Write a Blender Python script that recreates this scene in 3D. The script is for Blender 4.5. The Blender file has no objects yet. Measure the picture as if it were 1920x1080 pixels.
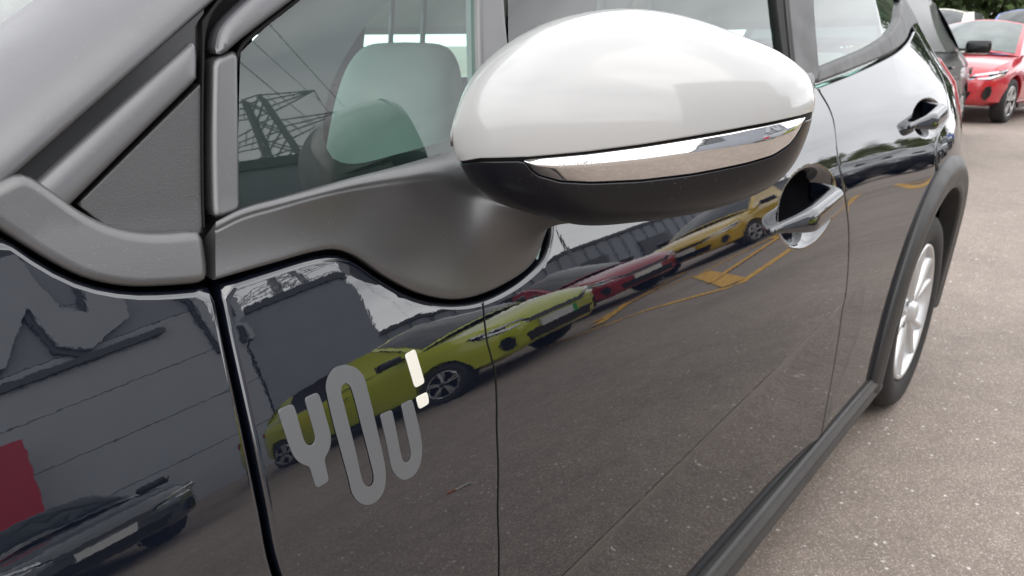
import bpy, bmesh, math, random
import numpy as np
from mathutils import Vector, Matrix, noise
from mathutils.geometry import delaunay_2d_cdt

# ------------------------------------------------------------------ scene, camera, sky, sun
scn = bpy.context.scene
COL = scn.collection
CAM = np.array((0.0, -0.40, 1.13))
YAW, PITCH, FPX = math.radians(39.5), math.radians(18.4), 1387.0
FW = np.array((math.cos(PITCH)*math.cos(YAW), math.cos(PITCH)*math.sin(YAW), -math.sin(PITCH)))
RT = np.array((math.sin(YAW), -math.cos(YAW), 0.0))
UP = np.cross(RT, FW)

cam_data = bpy.data.cameras.new('camera')
cam_data.sensor_width = 36.0
cam_data.lens = FPX/1920*36.0
cam_data.clip_start = 0.02
cam_data.clip_end = 3000
cam_data.dof.use_dof = True
cam_data.dof.focus_distance = 0.60
cam_data.dof.aperture_fstop = 16.0
cam = bpy.data.objects.new('camera', cam_data)
COL.objects.link(cam)
cam.matrix_world = Matrix(((RT[0], UP[0], -FW[0], CAM[0]), (RT[1], UP[1], -FW[1], CAM[1]),
                           (RT[2], UP[2], -FW[2], CAM[2]), (0, 0, 0, 1)))
scn.camera = cam

SUN_EL, SUN_AZ = math.radians(52), math.radians(215)
world = bpy.data.worlds.new('World'); scn.world = world; world.use_nodes = True
wn, wl = world.node_tree.nodes, world.node_tree.links
wn.clear()
w_out = wn.new('ShaderNodeOutputWorld'); w_bg = wn.new('ShaderNodeBackground')
sky = wn.new('ShaderNodeTexSky'); sky.sky_type = 'NISHITA'; sky.sun_disc = False
sky.sun_elevation = SUN_EL; sky.sun_rotation = SUN_AZ; sky.dust_density = 3.0
w_tc = wn.new('ShaderNodeTexCoord')
w_map = wn.new('ShaderNodeMapping'); w_map.inputs['Scale'].default_value = (1.0, 1.0, 2.6)
w_map.inputs['Rotation'].default_value = (0.25, 0.1, 0.6)
w_n1 = wn.new('ShaderNodeTexNoise'); w_n1.inputs['Scale'].default_value = 2.6
w_n1.inputs['Detail'].default_value = 7; w_n1.inputs['Roughness'].default_value = 0.52
w_n1.inputs['Distortion'].default_value = 0.35
w_r1 = wn.new('ShaderNodeValToRGB')
w_r1.color_ramp.elements[0].position = 0.30; w_r1.color_ramp.elements[0].color = (14.5, 14.9, 15.8, 1)
w_r1.color_ramp.elements[1].position = 0.66; w_r1.color_ramp.elements[1].color = (29.5, 29.5, 29.8, 1)
w_mix = wn.new('ShaderNodeMixRGB'); w_mix.inputs['Fac'].default_value = 0.9
wl.new(w_tc.outputs['Generated'], w_map.inputs['Vector'])
wl.new(w_map.outputs['Vector'], w_n1.inputs['Vector'])
wl.new(w_n1.outputs['Fac'], w_r1.inputs['Fac'])
wl.new(sky.outputs['Color'], w_mix.inputs['Color1'])
wl.new(w_r1.outputs['Color'], w_mix.inputs['Color2'])
wl.new(w_mix.outputs['Color'], w_bg.inputs['Color'])
w_bg.inputs['Strength'].default_value = 0.10
wl.new(w_bg.outputs['Background'], w_out.inputs['Surface'])

sun_data = bpy.data.lights.new('sun', 'SUN'); sun_data.energy = 0.7
sun_data.angle = math.radians(50); sun_data.color = (1.0, 0.96, 0.90)
sun = bpy.data.objects.new('sun', sun_data); COL.objects.link(sun)
sdir = Vector((math.sin(SUN_AZ)*math.cos(SUN_EL), math.cos(SUN_AZ)*math.cos(SUN_EL), math.sin(SUN_EL)))
sun.rotation_euler = sdir.to_track_quat('Z', 'Y').to_euler()

scn.view_settings.view_transform = 'Standard'
scn.view_settings.look = 'None'
scn.view_settings.exposure = 0.22
scn.view_settings.gamma = 1.0
scn.view_settings.use_curve_mapping = False
scn.render.resolution_x, scn.render.resolution_y = 1024, 576

# ------------------------------------------------------------------ geometry of the parked car's flank
# world: x runs to the rear of the car, y into the car, z up; the flank is y = S(x, z)
def ray(u, v):
    d = FW + RT*((u-960)/FPX) + UP*((540-v)/FPX)
    return d

_zk = np.array([-.2, .14, .22, .30, .40, .52, .60, .70, .78, .85, .91, .96, 1.0, 1.03, 1.10, 1.25, 1.36, 1.44, 1.50, 1.7])
_th = np.array([-14, -10, -6, -3, -1.5, 0.5, 2.3, 5.2, 9.2, 13.5, 17.5, 20.0, 21.5, 20, 17.5, 19, 28, 42, 60, 60.])
_zz = np.linspace(-.2, 1.7, 1901)
_tt = np.interp(_zz, _zk, _th)
_tt = np.convolve(np.pad(_tt, 30, mode='edge'), np.ones(61)/61, mode='valid')
_yy = np.concatenate([[0], np.cumsum(np.tan(np.radians(_tt))[:-1])*0.001])
_yy -= np.interp(0.52, _zz, _yy)

def sstep(a, b, x):
    t = np.clip((x-a)/(b-a), 0, 1)
    return t*t*(3-2*t)

HUB_R, HUB_Z = 2.51, 0.316
CUPS = []          # (x, z, rx, rz, depth, tilt) grip recesses behind the door handles

def S(x, z, crease=True, cups=True):
    x = np.asarray(x, float); z = np.asarray(z, float)
    y = np.interp(z, _zz, _yy)
    # plan shape: nose and tail draw in
    y = y + 0.22*np.maximum(0, 0.15-x)**2 + 0.16*np.maximum(0, x-2.55)**2 + 0.9*np.maximum(0, x-3.0)**2
    # front wing shoulder rolls over a little more
    y = y + 0.40*np.maximum(0, .55-x)*np.maximum(0, np.minimum(z, 1.02)-.72)**2
    # cabin draws in towards the tail
    y = y + 0.45*np.maximum(0, x-2.15)*np.maximum(0, z-1.0)
    # rear haunch
    y = y - 0.030*np.exp(-((x-2.55)/.42)**2)*sstep(.25, .70, z)*(1-sstep(.80, 1.35, z))
    # fold in the lower doors
    if crease:
        zc = 0.552+0.047*(x-.57)/.94
        s1 = zc-z
        s2 = (1.77-x)*0.30 - np.maximum(0, .48-z)*.25
        k = 0.03
        hh = np.clip(.5+.5*(s2-s1)/k, 0, 1)
        s = s2*(1-hh)+s1*hh-k*hh*(1-hh)
        s = np.maximum(s, 0)*sstep(.22, .34, x)
        y = y + (0.0075*(1-np.exp(-s/.012)) + 0.012*s)*(1-.72*sstep(1.3, 1.75, x))
    for (cx, cz, rx, rz, dp, tl) in (CUPS if cups else []):
        dx, dz = x-cx, z-cz
        a = (dx*math.cos(tl)+dz*math.sin(tl))/rx; b = (-dx*math.sin(tl)+dz*math.cos(tl))/rz
        q = np.sqrt(a*a+b*b)
        y = y + dp*(1-sstep(.55, 1.25, q))
    return y

def flank(u, v, off=0.0):
    """pixel ray met with the flank, off metres proud of it -> (x, z)"""
    d = ray(u, v)
    t = np.linspace(.25, 6.0, 300)
    p = CAM[None]+d[None]*t[:, None]
    g = p[:, 1]-(S(p[:, 0], p[:, 2], False, False)-off)
    k = int(np.argmax(g > 0)) or len(t)-1
    a, b = t[k-1], t[k]
    for _ in range(30):
        m = .5*(a+b); q = CAM+d*m
        if q[1]-(float(S(q[0], q[2], False, False))-off) > 0: b = m
        else: a = m
    q = CAM+d*b
    return (float(q[0]), float(q[2]))
# ------------------------------------------------------------------ object helpers
def link(o, parent=None):
    COL.objects.link(o)
    if parent is not None: o.parent = parent
    return o
def tag(o, label=None, cat=None, group=None, kind=None):
    if label: o['label'] = label
    if cat: o['category'] = cat
    if group: o['group'] = group
    if kind: o['kind'] = kind
    return o
def empty(name, loc=(0, 0, 0), rz=0.0):
    o = bpy.data.objects.new(name, None); o.empty_display_size = .1
    o.location = loc; o.rotation_euler = (0, 0, rz)
    return link(o)
def mesh_obj(name, verts, faces, mat, parent=None, smooth=False, normals=None):
    me = bpy.data.meshes.new(name)
    me.from_pydata([tuple(map(float, v)) for v in verts], [], [tuple(map(int, f)) for f in faces])
    if mat is not None: me.materials.append(mat)
    if smooth or normals is not None:
        me.polygons.foreach_set('use_smooth', [True]*len(me.polygons))
    me.update()
    if normals is not None:
        me.normals_split_custom_set_from_vertices([tuple(map(float, n)) for n in normals])
    o = bpy.data.objects.new(name, me)
    return link(o, parent)
def bm_obj(name, bm, mat, parent=None, smooth=False):
    me = bpy.data.meshes.new(name); bm.to_mesh(me); bm.free()
    if mat is not None: me.materials.append(mat)
    if smooth: me.polygons.foreach_set('use_smooth', [True]*len(me.polygons))
    o = bpy.data.objects.new(name, me)
    return link(o, parent)
def add_box(bm, c, d, rot=None):
    vs = []
    for sx in (-.5, .5):
        for sy in (-.5, .5):
            for sz in (-.5, .5):
                v = Vector((sx*d[0], sy*d[1], sz*d[2]))
                if rot is not None: v = rot @ v
                vs.append(bm.verts.new(Vector(c)+v))
    for f in ((0,1,3,2), (4,6,7,5), (0,4,5,1), (2,3,7,6), (0,2,6,4), (1,5,7,3)):
        bm.faces.new([vs[i] for i in f])
    return vs
def add_bar(bm, a, b, w, w2=None):
    a, b = Vector(a), Vector(b); d = b-a
    q = d.to_track_quat('Z', 'Y').to_matrix()
    add_box(bm, (a+b)/2, (w, w2 or w, d.length), q)
def add_tube(bm, pts, rad, n=8, caps=True):
    pts = [Vector(p) for p in pts]
    if not hasattr(rad, '__len__'): rad = [rad]*len(pts)
    rings = []
    ref = Vector((0, 0, 1))
    for i, p in enumerate(pts):
        t = (pts[min(i+1, len(pts)-1)]-pts[max(i-1, 0)]).normalized()
        r = ref if abs(t.dot(ref)) < .95 else Vector((1, 0, 0))
        a = t.cross(r).normalized(); b = t.cross(a).normalized()
        rings.append([bm.verts.new(p+(a*math.cos(2*math.pi*k/n)+b*math.sin(2*math.pi*k/n))*rad[i]) for k in range(n)])
    for i in range(len(rings)-1):
        for k in range(n):
            bm.faces.new((rings[i][k], rings[i][(k+1) % n], rings[i+1][(k+1) % n], rings[i+1][k]))
    if caps:
        bm.faces.new(rings[0]); bm.faces.new(rings[-1][::-1])
def fix_normals(bm):
    bmesh.ops.recalc_face_normals(bm, faces=bm.faces[:])
def bevel_all(bm, off, seg=2):
    bmesh.ops.bevel(bm, geom=bm.edges[:]+bm.verts[:], offset=off, segments=seg, profile=.6, affect='EDGES', clamp_overlap=True)

def catmull(pts, ds):
    pts = [np.array(p, float) for p in pts]
    if len(pts) == 2:
        n = max(1, int(round(np.linalg.norm(pts[1]-pts[0])/ds)))
        return [pts[0]+(pts[1]-pts[0])*i/n for i in range(n+1)]
    P = [2*pts[0]-pts[1]]+pts+[2*pts[-1]-pts[-2]]
    out = []
    for i in range(1, len(P)-2):
        p0, p1, p2, p3 = P[i-1], P[i], P[i+1], P[i+2]
        # centripetal parametrisation keeps the curve from overshooting
        t0 = 0; t1 = t0+max(1e-9, np.linalg.norm(p1-p0)**.5); t2 = t1+max(1e-9, np.linalg.norm(p2-p1)**.5); t3 = t2+max(1e-9, np.linalg.norm(p3-p2)**.5)
        n = max(2, int(round(np.linalg.norm(p2-p1)/ds)))
        for k in range(n):
            t = t1+(t2-t1)*k/n
            A1 = (t1-t)/(t1-t0)*p0+(t-t0)/(t1-t0)*p1; A2 = (t2-t)/(t2-t1)*p1+(t-t1)/(t2-t1)*p2; A3 = (t3-t)/(t3-t2)*p2+(t-t2)/(t3-t2)*p3
            B1 = (t2-t)/(t2-t0)*A1+(t-t0)/(t2-t0)*A2; B2 = (t3-t)/(t3-t1)*A2+(t-t1)/(t3-t1)*A3
            out.append((t2-t)/(t2-t1)*B1+(t-t1)/(t2-t1)*B2)
    out.append(pts[-1])
    return out

def outline(edges, ds, rc=0):
    """edges: list of point lists, smooth inside each, sharp where they join; returns a closed resampled loop"""
    loop = []
    for e in edges:
        loop += catmull(e, ds)[:-1] if np.allclose(e[-1], edges[(edges.index(e)+1) % len(edges)][0]) else catmull(e, ds)
    P = np.array(loop)
    # even resampling
    Q = np.vstack([P, P[:1]]); seg = np.linalg.norm(np.diff(Q, axis=0), axis=1); L = np.concatenate([[0], np.cumsum(seg)])
    n = max(8, int(L[-1]/ds)); t = np.linspace(0, L[-1], n, endpoint=False)
    P = np.stack([np.interp(t, L, Q[:, 0]), np.interp(t, L, Q[:, 1])], 1)
    for _ in range(rc):
        P = .5*P+.25*(np.roll(P, 1, 0)+np.roll(P, -1, 0))
    a = np.sum(P[:, 0]*np.roll(P[:, 1], -1)-np.roll(P[:, 0], -1)*P[:, 1])
    return P if a > 0 else P[::-1]

def seg_dist(pts, P):
    A = P; B = np.roll(P, -1, 0); d = B-A; dd = np.maximum((d**2).sum(1), 1e-18)
    out = np.empty(len(pts))
    for i in range(0, len(pts), 1500):
        q = pts[i:i+1500]
        ap = q[:, None, :]-A[None]
        t = np.clip((ap*d[None]).sum(2)/dd[None], 0, 1)
        out[i:i+1500] = np.sqrt(((ap-t[..., None]*d[None])**2).sum(2).min(1))
    return out
def inside(pts, P):
    x, y = pts[:, 0][:, None], pts[:, 1][:, None]
    A = P; B = np.roll(P, -1, 0)
    c = ((A[None, :, 1] > y) != (B[None, :, 1] > y))
    with np.errstate(divide='ignore', invalid='ignore'):
        xx = (B[None, :, 0]-A[None, :, 0])*(y-A[None, :, 1])/(B[None, :, 1]-A[None, :, 1])+A[None, :, 0]
    return (np.sum(c & (x < xx), 1) % 2) == 1

FLANK = (np.zeros(3), np.array((1., 0, 0)), np.array((0, 0, 1.)), np.array((0, -1., 0)))

def patch(name, loop, hfun, mat, parent, r=.004, rv=None, thick=.012, grid=.02, frame=FLANK, extra=None, skirt=True):
    """a panel with a rounded rim lying on the height field hfun(u, v) of a frame"""
    O, U, V, N = frame
    rv = r if rv is None else rv
    P = loop
    nx = np.roll(P, -1, 0)-np.roll(P, 1, 0); nx /= np.maximum(np.linalg.norm(nx, axis=1, keepdims=True), 1e-12)
    nin = np.stack([-nx[:, 1], nx[:, 0]], 1)
    pts = [P]
    if r > 0:
        for k in (.06, .18, .36, .62, 1.0):
            c = P+nin*r*k
            keep = inside(c, P) & (seg_dist(c, P) > .93*r*k)
            pts.append(c[keep])
    lo, hi = P.min(0), P.max(0)
    gx, gy = np.meshgrid(np.arange(lo[0], hi[0], grid), np.arange(lo[1], hi[1], grid))
    g = np.stack([gx.ravel(), gy.ravel()], 1)
    if extra is not None: g = np.vstack([g, extra])
    g = g[inside(g, P)] if len(g) else g
    if len(g): g = g[seg_dist(g, P) > max(r*1.25, grid*.3)]
    pts.append(g)
    A = np.vstack(pts); nb = len(P)
    ov, oe, of, ovo, _, _ = delaunay_2d_cdt([Vector(p) for p in A], [(i, (i+1) % nb) for i in range(nb)], [], 1, 1e-7)
    A = np.array([(v.x, v.y) for v in ov])
    def H(Q, d=None):
        d = seg_dist(Q, P) if d is None else d
        h = hfun(Q[:, 0], Q[:, 1])
        if r > 0:
            t = np.clip(d/r, 0, 1)
            h = h-rv*(1-np.sqrt(np.maximum(0, 1-(1-t)**2)))
        return h
    d0 = seg_dist(A, P)
    h0 = H(A, d0)
    # normals by finite differences, nudged inward on the rim
    e = 4e-4
    C = A.copy()
    rim = d0 < 1e-5
    if r > 0 and rim.any():
        dm = ((A[rim][:, None, :]-P[None])**2).sum(2).argmin(1)
        C[rim] = A[rim]+nin[dm]*min(r*.05, 2e-4)
        e = min(e, r*.05)
    hu = (H(C+[e, 0])-H(C-[e, 0]))/(2*e); hv = (H(C+[0, e])-H(C-[0, e]))/(2*e)
    nrm = N[None]-U[None]*hu[:, None]-V[None]*hv[:, None]
    nrm /= np.linalg.norm(nrm, axis=1, keepdims=True)
    W = O[None]+U[None]*A[:, :1]+V[None]*A[:, 1:]+N[None]*h0[:, None]
    faces = [tuple(f) if ((A[f[1]]-A[f[0]])[0]*(A[f[2]]-A[f[0]])[1]-(A[f[1]]-A[f[0]])[1]*(A[f[2]]-A[f[0]])[0]) > 0 else tuple(f[::-1]) for f in of]
    verts = list(W); norms = list(nrm)
    if skirt:
        hb = H(P, np.zeros(nb))
        b0 = len(verts)
        for k in (0, 1):
            Wb = O[None]+U[None]*P[:, :1]+V[None]*P[:, 1:]+N[None]*(hb-(thick if k else 0))[:, None]
            verts += list(Wb); norms += list(-(U[None]*nin[:, :1]+V[None]*nin[:, 1:]))
        for i in range(nb):
            j = (i+1) % nb
            faces.append((b0+i, b0+nb+i, b0+nb+j, b0+j))
    return mesh_obj(name, verts, faces, mat, parent, normals=norms)

def hflank(off=0.0, crease=True):
    return lambda u, v: -S(u, v, crease)+off
def hglass(off=-.012):
    # door glass: one gentle barrel curve, steeper than the shoulder below it
    def h(u, v):
        v = np.asarray(v, float); dz = np.minimum(v-1.14, 0)
        e = 1e-3; sl = (S(u, np.full_like(v, 1.14+e), False)-S(u, np.full_like(v, 1.14-e), False))/(2*e)
        return -(S(u, np.maximum(v, 1.14), False)+sl*dz+.19*dz*dz)+off
    return h
def PX(pts, off=0.0):
    return [flank(u, v, off) for (u, v) in pts]

# ------------------------------------------------------------------ materials
def new_mat(name):
    m = bpy.data.materials.new(name); m.use_nodes = True
    nt = m.node_tree; b = nt.nodes['Principled BSDF']
    return m, nt, b
def noise_node(nt, scale, detail=3, rough=.5, coord='Object', dist=0, vec_scale=None):
    tc = nt.nodes.new('ShaderNodeTexCoord'); n = nt.nodes.new('ShaderNodeTexNoise')
    n.inputs['Scale'].default_value = scale; n.inputs['Detail'].default_value = detail
    n.inputs['Roughness'].default_value = rough; n.inputs['Distortion'].default_value = dist
    if vec_scale:
        mp = nt.nodes.new('ShaderNodeMapping'); mp.inputs['Scale'].default_value = vec_scale
        nt.links.new(tc.outputs[coord], mp.inputs['Vector']); nt.links.new(mp.outputs['Vector'], n.inputs['Vector'])
    else:
        nt.links.new(tc.outputs[coord], n.inputs['Vector'])
    return n
def ramp(nt, fac, stops):
    r = nt.nodes.new('ShaderNodeValToRGB'); e = r.color_ramp.elements
    while len(e) < len(stops): e.new(.5)
    for el, (p, c) in zip(e, stops):
        el.position = p; el.color = (c[0], c[1], c[2], 1) if hasattr(c, '__len__') else (c, c, c, 1)
    nt.links.new(fac, r.inputs['Fac'])
    return r
def add_bump(nt, b, height, strength, dist, sock='Normal'):
    bp = nt.nodes.new('ShaderNodeBump'); bp.inputs['Strength'].default_value = strength; bp.inputs['Distance'].default_value = dist
    nt.links.new(height, bp.inputs['Height']); nt.links.new(bp.outputs['Normal'], b.inputs[sock])
    return bp
def simple(name, col, rough=.5, metal=0.0, ior=1.5, var=.12, nscale=12, bump=0, bscale=200, coat=0, coat_rough=.03, coat_ior=1.5, bdist=.001):
    m, nt, b = new_mat(name)
    n = noise_node(nt, nscale, 4)
    c = np.array(col[:3])
    r = ramp(nt, n.outputs['Fac'], [(.3, tuple(c*(1-var))), (.7, tuple(np.minimum(c*(1+var), 1)))])
    nt.links.new(r.outputs['Color'], b.inputs['Base Color'])
    b.inputs['Roughness'].default_value = rough; b.inputs['Metallic'].default_value = metal; b.inputs['IOR'].default_value = ior
    b.inputs['Coat Weight'].default_value = coat; b.inputs['Coat Roughness'].default_value = coat_rough; b.inputs['Coat IOR'].default_value = coat_ior
    if bump:
        n2 = noise_node(nt, bscale, 2)
        add_bump(nt, b, n2.outputs['Fac'], bump, bdist)
    return m

def mat_paint_dark():
    m, nt, b = new_mat('dark_blue_black_paint')
    b.inputs['Base Color'].default_value = (.0046, .0062, .0115, 1)
    b.inputs['Roughness'].default_value = .35
    b.inputs['Specular IOR Level'].default_value = 0.0
    b.inputs['Coat Weight'].default_value = 1.0
    b.inputs['Coat Roughness'].default_value = .006
    b.inputs['Coat IOR'].default_value = 2.05
    # faint orange peel and a little dust
    n = noise_node(nt, 210, 2, .45)
    add_bump(nt, b, n.outputs['Fac'], .010, .0009, 'Coat Normal')
    d = noise_node(nt, 900, 2, .6)
    d2 = noise_node(nt, 7, 4, .6)
    mul = nt.nodes.new('ShaderNodeMath'); mul.operation = 'MULTIPLY'
    r1 = ramp(nt, d.outputs['Fac'], [(.68, 0.0), (.80, 1.0)]); r2 = ramp(nt, d2.outputs['Fac'], [(.45, .02), (.75, .35)])
    nt.links.new(r1.outputs['Color'], mul.inputs[0]); nt.links.new(r2.outputs['Color'], mul.inputs[1])
    mx = nt.nodes.new('ShaderNodeMixRGB'); mx.inputs['Color1'].default_value = (.0046, .0062, .0115, 1); mx.inputs['Color2'].default_value = (.16, .15, .14, 1)
    nt.links.new(mul.outputs[0], mx.inputs['Fac']); nt.links.new(mx.outputs['Color'], b.inputs['Base Color'])
    return m
def mat_glass(name, tint=(.70, .88, .82), ior=1.72):
    m = bpy.data.materials.new(name); m.use_nodes = True; nt = m.node_tree; nt.nodes.clear()
    out = nt.nodes.new('ShaderNodeOutputMaterial'); mix = nt.nodes.new('ShaderNodeMixShader')
    tr = nt.nodes.new('ShaderNodeBsdfTransparent'); gl = nt.nodes.new('ShaderNodeBsdfGlossy'); fr = nt.nodes.new('ShaderNodeFresnel')
    tr.inputs['Color'].default_value = (*tint, 1); gl.inputs['Roughness'].default_value = .0
    gl.inputs['Color'].default_value = (.97, .98, .98, 1); fr.inputs['IOR'].default_value = ior
    geo = nt.nodes.new('ShaderNodeNewGeometry'); mi = nt.nodes.new('ShaderNodeMix'); mi.data_type = 'FLOAT'
    mi.inputs['A'].default_value = ior; mi.inputs['B'].default_value = 1/ior      # one thin sheet: same reflectance from both sides
    nt.links.new(geo.outputs['Backfacing'], mi.inputs['Factor']); nt.links.new(mi.outputs['Result'], fr.inputs['IOR'])
    nt.links.new(fr.outputs[0], mix.inputs['Fac']); nt.links.new(tr.outputs[0], mix.inputs[1]); nt.links.new(gl.outputs[0], mix.inputs[2])
    nt.links.new(mix.outputs[0], out.inputs['Surface'])
    return m
def mat_plastic(name, col, rough, grain=.25, gscale=900, var=.10, ior=1.5):
    m, nt, b = new_mat(name)
    n = noise_node(nt, 5.0, 5, .6); c = np.array(col)
    r = ramp(nt, n.outputs['Fac'], [(.3, tuple(c*(1-var))), (.7, tuple(c*(1+var)))])
    # dust specks and faded patches
    ds = noise_node(nt, 420, 2, .55); dp = noise_node(nt, 16, 5, .65)
    q1 = ramp(nt, ds.outputs['Fac'], [(.66, 0.0), (.74, 1.0)]); q2 = ramp(nt, dp.outputs['Fac'], [(.42, .05), (.72, .5)])
    mq = nt.nodes.new('ShaderNodeMath'); mq.operation = 'MULTIPLY'; nt.links.new(q1.outputs['Color'], mq.inputs[0]); nt.links.new(q2.outputs['Color'], mq.inputs[1])
    mxd = nt.nodes.new('ShaderNodeMixRGB'); mxd.inputs['Color2'].default_value = (.20, .19, .18, 1)
    nt.links.new(mq.outputs[0], mxd.inputs['Fac']); nt.links.new(r.outputs['Color'], mxd.inputs['Color1'])
    nt.links.new(mxd.outputs['Color'], b.inputs['Base Color'])
    rr = ramp(nt, dp.outputs['Fac'], [(.3, rough*.88), (.7, min(1, rough*1.14))])
    nt.links.new(rr.outputs['Color'], b.inputs['Roughness'])
    b.inputs['IOR'].default_value = ior
    n2 = noise_node(nt, gscale, 2)
    add_bump(nt, b, n2.outputs['Fac'], grain, .0004)
    return m
def mat_asphalt():
    m, nt, b = new_mat('worn_asphalt')
    big = noise_node(nt, .7, 7, .62); mid = noise_node(nt, 9, 5, .65)
    tc = nt.nodes.new('ShaderNodeTexCoord')
    vor = nt.nodes.new('ShaderNodeTexVoronoi'); vor.inputs['Scale'].default_value = 300
    nt.links.new(tc.outputs['Object'], vor.inputs['Vector'])
    vor2 = nt.nodes.new('ShaderNodeTexVoronoi'); vor2.inputs['Scale'].default_value = 70
    nt.links.new(tc.outputs['Object'], vor2.inputs['Vector'])
    sep = nt.nodes.new('ShaderNodeSeparateColor'); nt.links.new(vor.outputs['Color'], sep.inputs['Color'])
    base = ramp(nt, sep.outputs['Red'], [(0, (.162, .130, .108)), (.55, (.222, .182, .153)), (.9, (.28, .233, .198)), (1, (.42, .37, .33))])
    sep2 = nt.nodes.new('ShaderNodeSeparateColor'); nt.links.new(vor2.outputs['Color'], sep2.inputs['Color'])
    spk = ramp(nt, sep2.outputs['Green'], [(.955, 0.0), (.965, 1.0)])
    dsk = ramp(nt, vor2.outputs['Distance'], [(.22, 1.0), (.36, 0.0)])
    mm = nt.nodes.new('ShaderNodeMath'); mm.operation = 'MULTIPLY'
    nt.links.new(spk.outputs['Color'], mm.inputs[0]); nt.links.new(dsk.outputs['Color'], mm.inputs[1])
    mx = nt.nodes.new('ShaderNodeMixRGB'); mx.inputs['Color2'].default_value = (.60, .57, .53, 1)
    nt.links.new(mm.outputs[0], mx.inputs['Fac']); nt.links.new(base.outputs['Color'], mx.inputs['Color1'])
    g = ramp(nt, big.outputs['Fac'], [(.28, .74), (.5, 1.0), (.7, 1.12)]); g2 = ramp(nt, mid.outputs['Fac'], [(.25, .86), (.75, 1.13)])
    m1 = nt.nodes.new('ShaderNodeMixRGB'); m1.blend_type = 'MULTIPLY'; m1.inputs['Fac'].default_value = 1
    m2 = nt.nodes.new('ShaderNodeMixRGB'); m2.blend_type = 'MULTIPLY'; m2.inputs['Fac'].default_value = 1
    nt.links.new(mx.outputs['Color'], m1.inputs['Color1']); nt.links.new(g.outputs['Color'], m1.inputs['Color2'])
    nt.links.new(m1.outputs['Color'], m2.inputs['Color1']); nt.links.new(g2.outputs['Color'], m2.inputs['Color2'])
    nt.links.new(m2.outputs['Color'], b.inputs['Base Color'])
    b.inputs['Roughness'].default_value = .82
    add_bump(nt, b, vor.outputs['Distance'], .35, .002)
    return m
def mat_leaf(name, c):
    m, nt, b = new_mat(name)
    n = noise_node(nt, 1.3, 3); c = np.array(c)
    r = ramp(nt, n.outputs['Fac'], [(.3, tuple(c*.55)), (.7, tuple(c*1.35))])
    nt.links.new(r.outputs['Color'], b.inputs['Base Color']); b.inputs['Roughness'].default_value = .6
    return m
def car_paint(name, col, rough=.25):
    return simple(name, col, rough, var=.05, nscale=3, coat=1.0, coat_rough=.02, coat_ior=1.6)

M = dict(
    paint=mat_paint_dark(),
    satin=mat_plastic('satin_black_film', (.055, .054, .060), .42, .10, 1400, .05, 1.98),
    trim=mat_plastic('grained_grey_black_plastic', (.030, .029, .030), .40, .22, 1100, .10, 2.08),
    tri=mat_plastic('coarse_grain_plastic', (.026, .026, .027), .48, .4, 700, .20, 1.75),
    trimd=mat_plastic('dark_grained_plastic', (.034, .033, .033), .44, .22, 1100, .12, 1.45),
    cglass_l=simple('pale_windscreen_glass', (.09, .11, .105), .03, var=.35, nscale=3, ior=1.7),
    rubber=simple('black_rubber', (.005, .005, .005), .6, var=.2, ior=1.3),
    dark=simple('dark_inner_metal_and_shade', (.003, .003, .004), .9, var=.2, ior=1.12),  # near black; also carries the painted shade of the handle cups
    gloss_trim=simple('gloss_black_strip', (.012, .012, .013), .18, var=.1),
    glass=mat_glass('tinted_door_glass'),
    wglass=mat_glass('green_windscreen_glass', (.62, .82, .72)),
    frit=simple('black_glass_border', (.006, .006, .007), .5, var=.1),
    white=simple('pearl_white_paint', (.405, .402, .393), .30, var=.012, nscale=4, coat=1.0, coat_rough=.07, coat_ior=1.5),
    lower=mat_plastic('fine_black_plastic', (.005, .005, .008), .24, .12, 1500, .08),
    chrome=simple('bright_chrome', (.80, .79, .78), .05, metal=1.0, var=.02),
    silver=simple('silver_alloy_paint', (.60, .60, .60), .32, metal=.55, var=.05, coat=.6, coat_rough=.1),
    decal=mat_plastic('silver_grey_vinyl', (.112, .117, .124), .38, .25, 800, .05),
    decal_w=simple('cream_white_vinyl', (.82, .79, .70), .45, var=.02),
    tyre=simple('tyre_rubber', (.018, .017, .017), .75, var=.25, nscale=30, bump=.3, bscale=300),
    seat=simple('grey_seat_cloth', (.26, .285, .275), .9, var=.06, nscale=9, bump=.3, bscale=500),
    dash=mat_plastic('dashboard_plastic', (.022, .027, .025), .55, .4, 700),
    liner=simple('pale_headlining', (.50, .50, .48), .9, var=.1),
    asphalt=mat_asphalt(),
    steel=simple('galvanised_steel', (.22, .23, .24), .5, metal=.6, var=.15),
    clad=simple('grey_cladding_paint', (.23, .25, .285), .42, var=.05, nscale=2),
    clad_l=simple('light_grey_panel_paint', (.35, .37, .405), .42, var=.04, nscale=2),
    clad_d=simple('charcoal_panel_paint', (.05, .055, .065), .42, var=.05, nscale=2),
    redsign=simple('dark_red_sign_paint', (.45, .012, .03), .4, var=.05),
    bark=simple('tree_bark', (.06, .045, .03), .9, var=.4, nscale=20, bump=.6, bscale=30, bdist=.02),
    leaf1=mat_leaf('mid_green_leaves', (.075, .115, .040)),
    leaf2=mat_leaf('olive_green_leaves', (.115, .135, .035)),
    plate=simple('white_number_plate', (.62, .62, .60), .4, var=.03),
    plate_g=simple('green_plate_flash', (.02, .30, .08), .4, var=.03),
    black=simple('black_gloss', (.008, .008, .009), .2, var=.1),
    lens=simple('clear_headlamp', (.55, .57, .60), .08, metal=.6, var=.3, nscale=25, coat=1),
    redlens=simple('red_tail_lens', (.35, .01, .012), .12, var=.1, coat=1),
    cglass=simple('dark_car_glass', (.02, .026, .028), .03, var=.3, nscale=2, ior=1.7),
)
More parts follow.
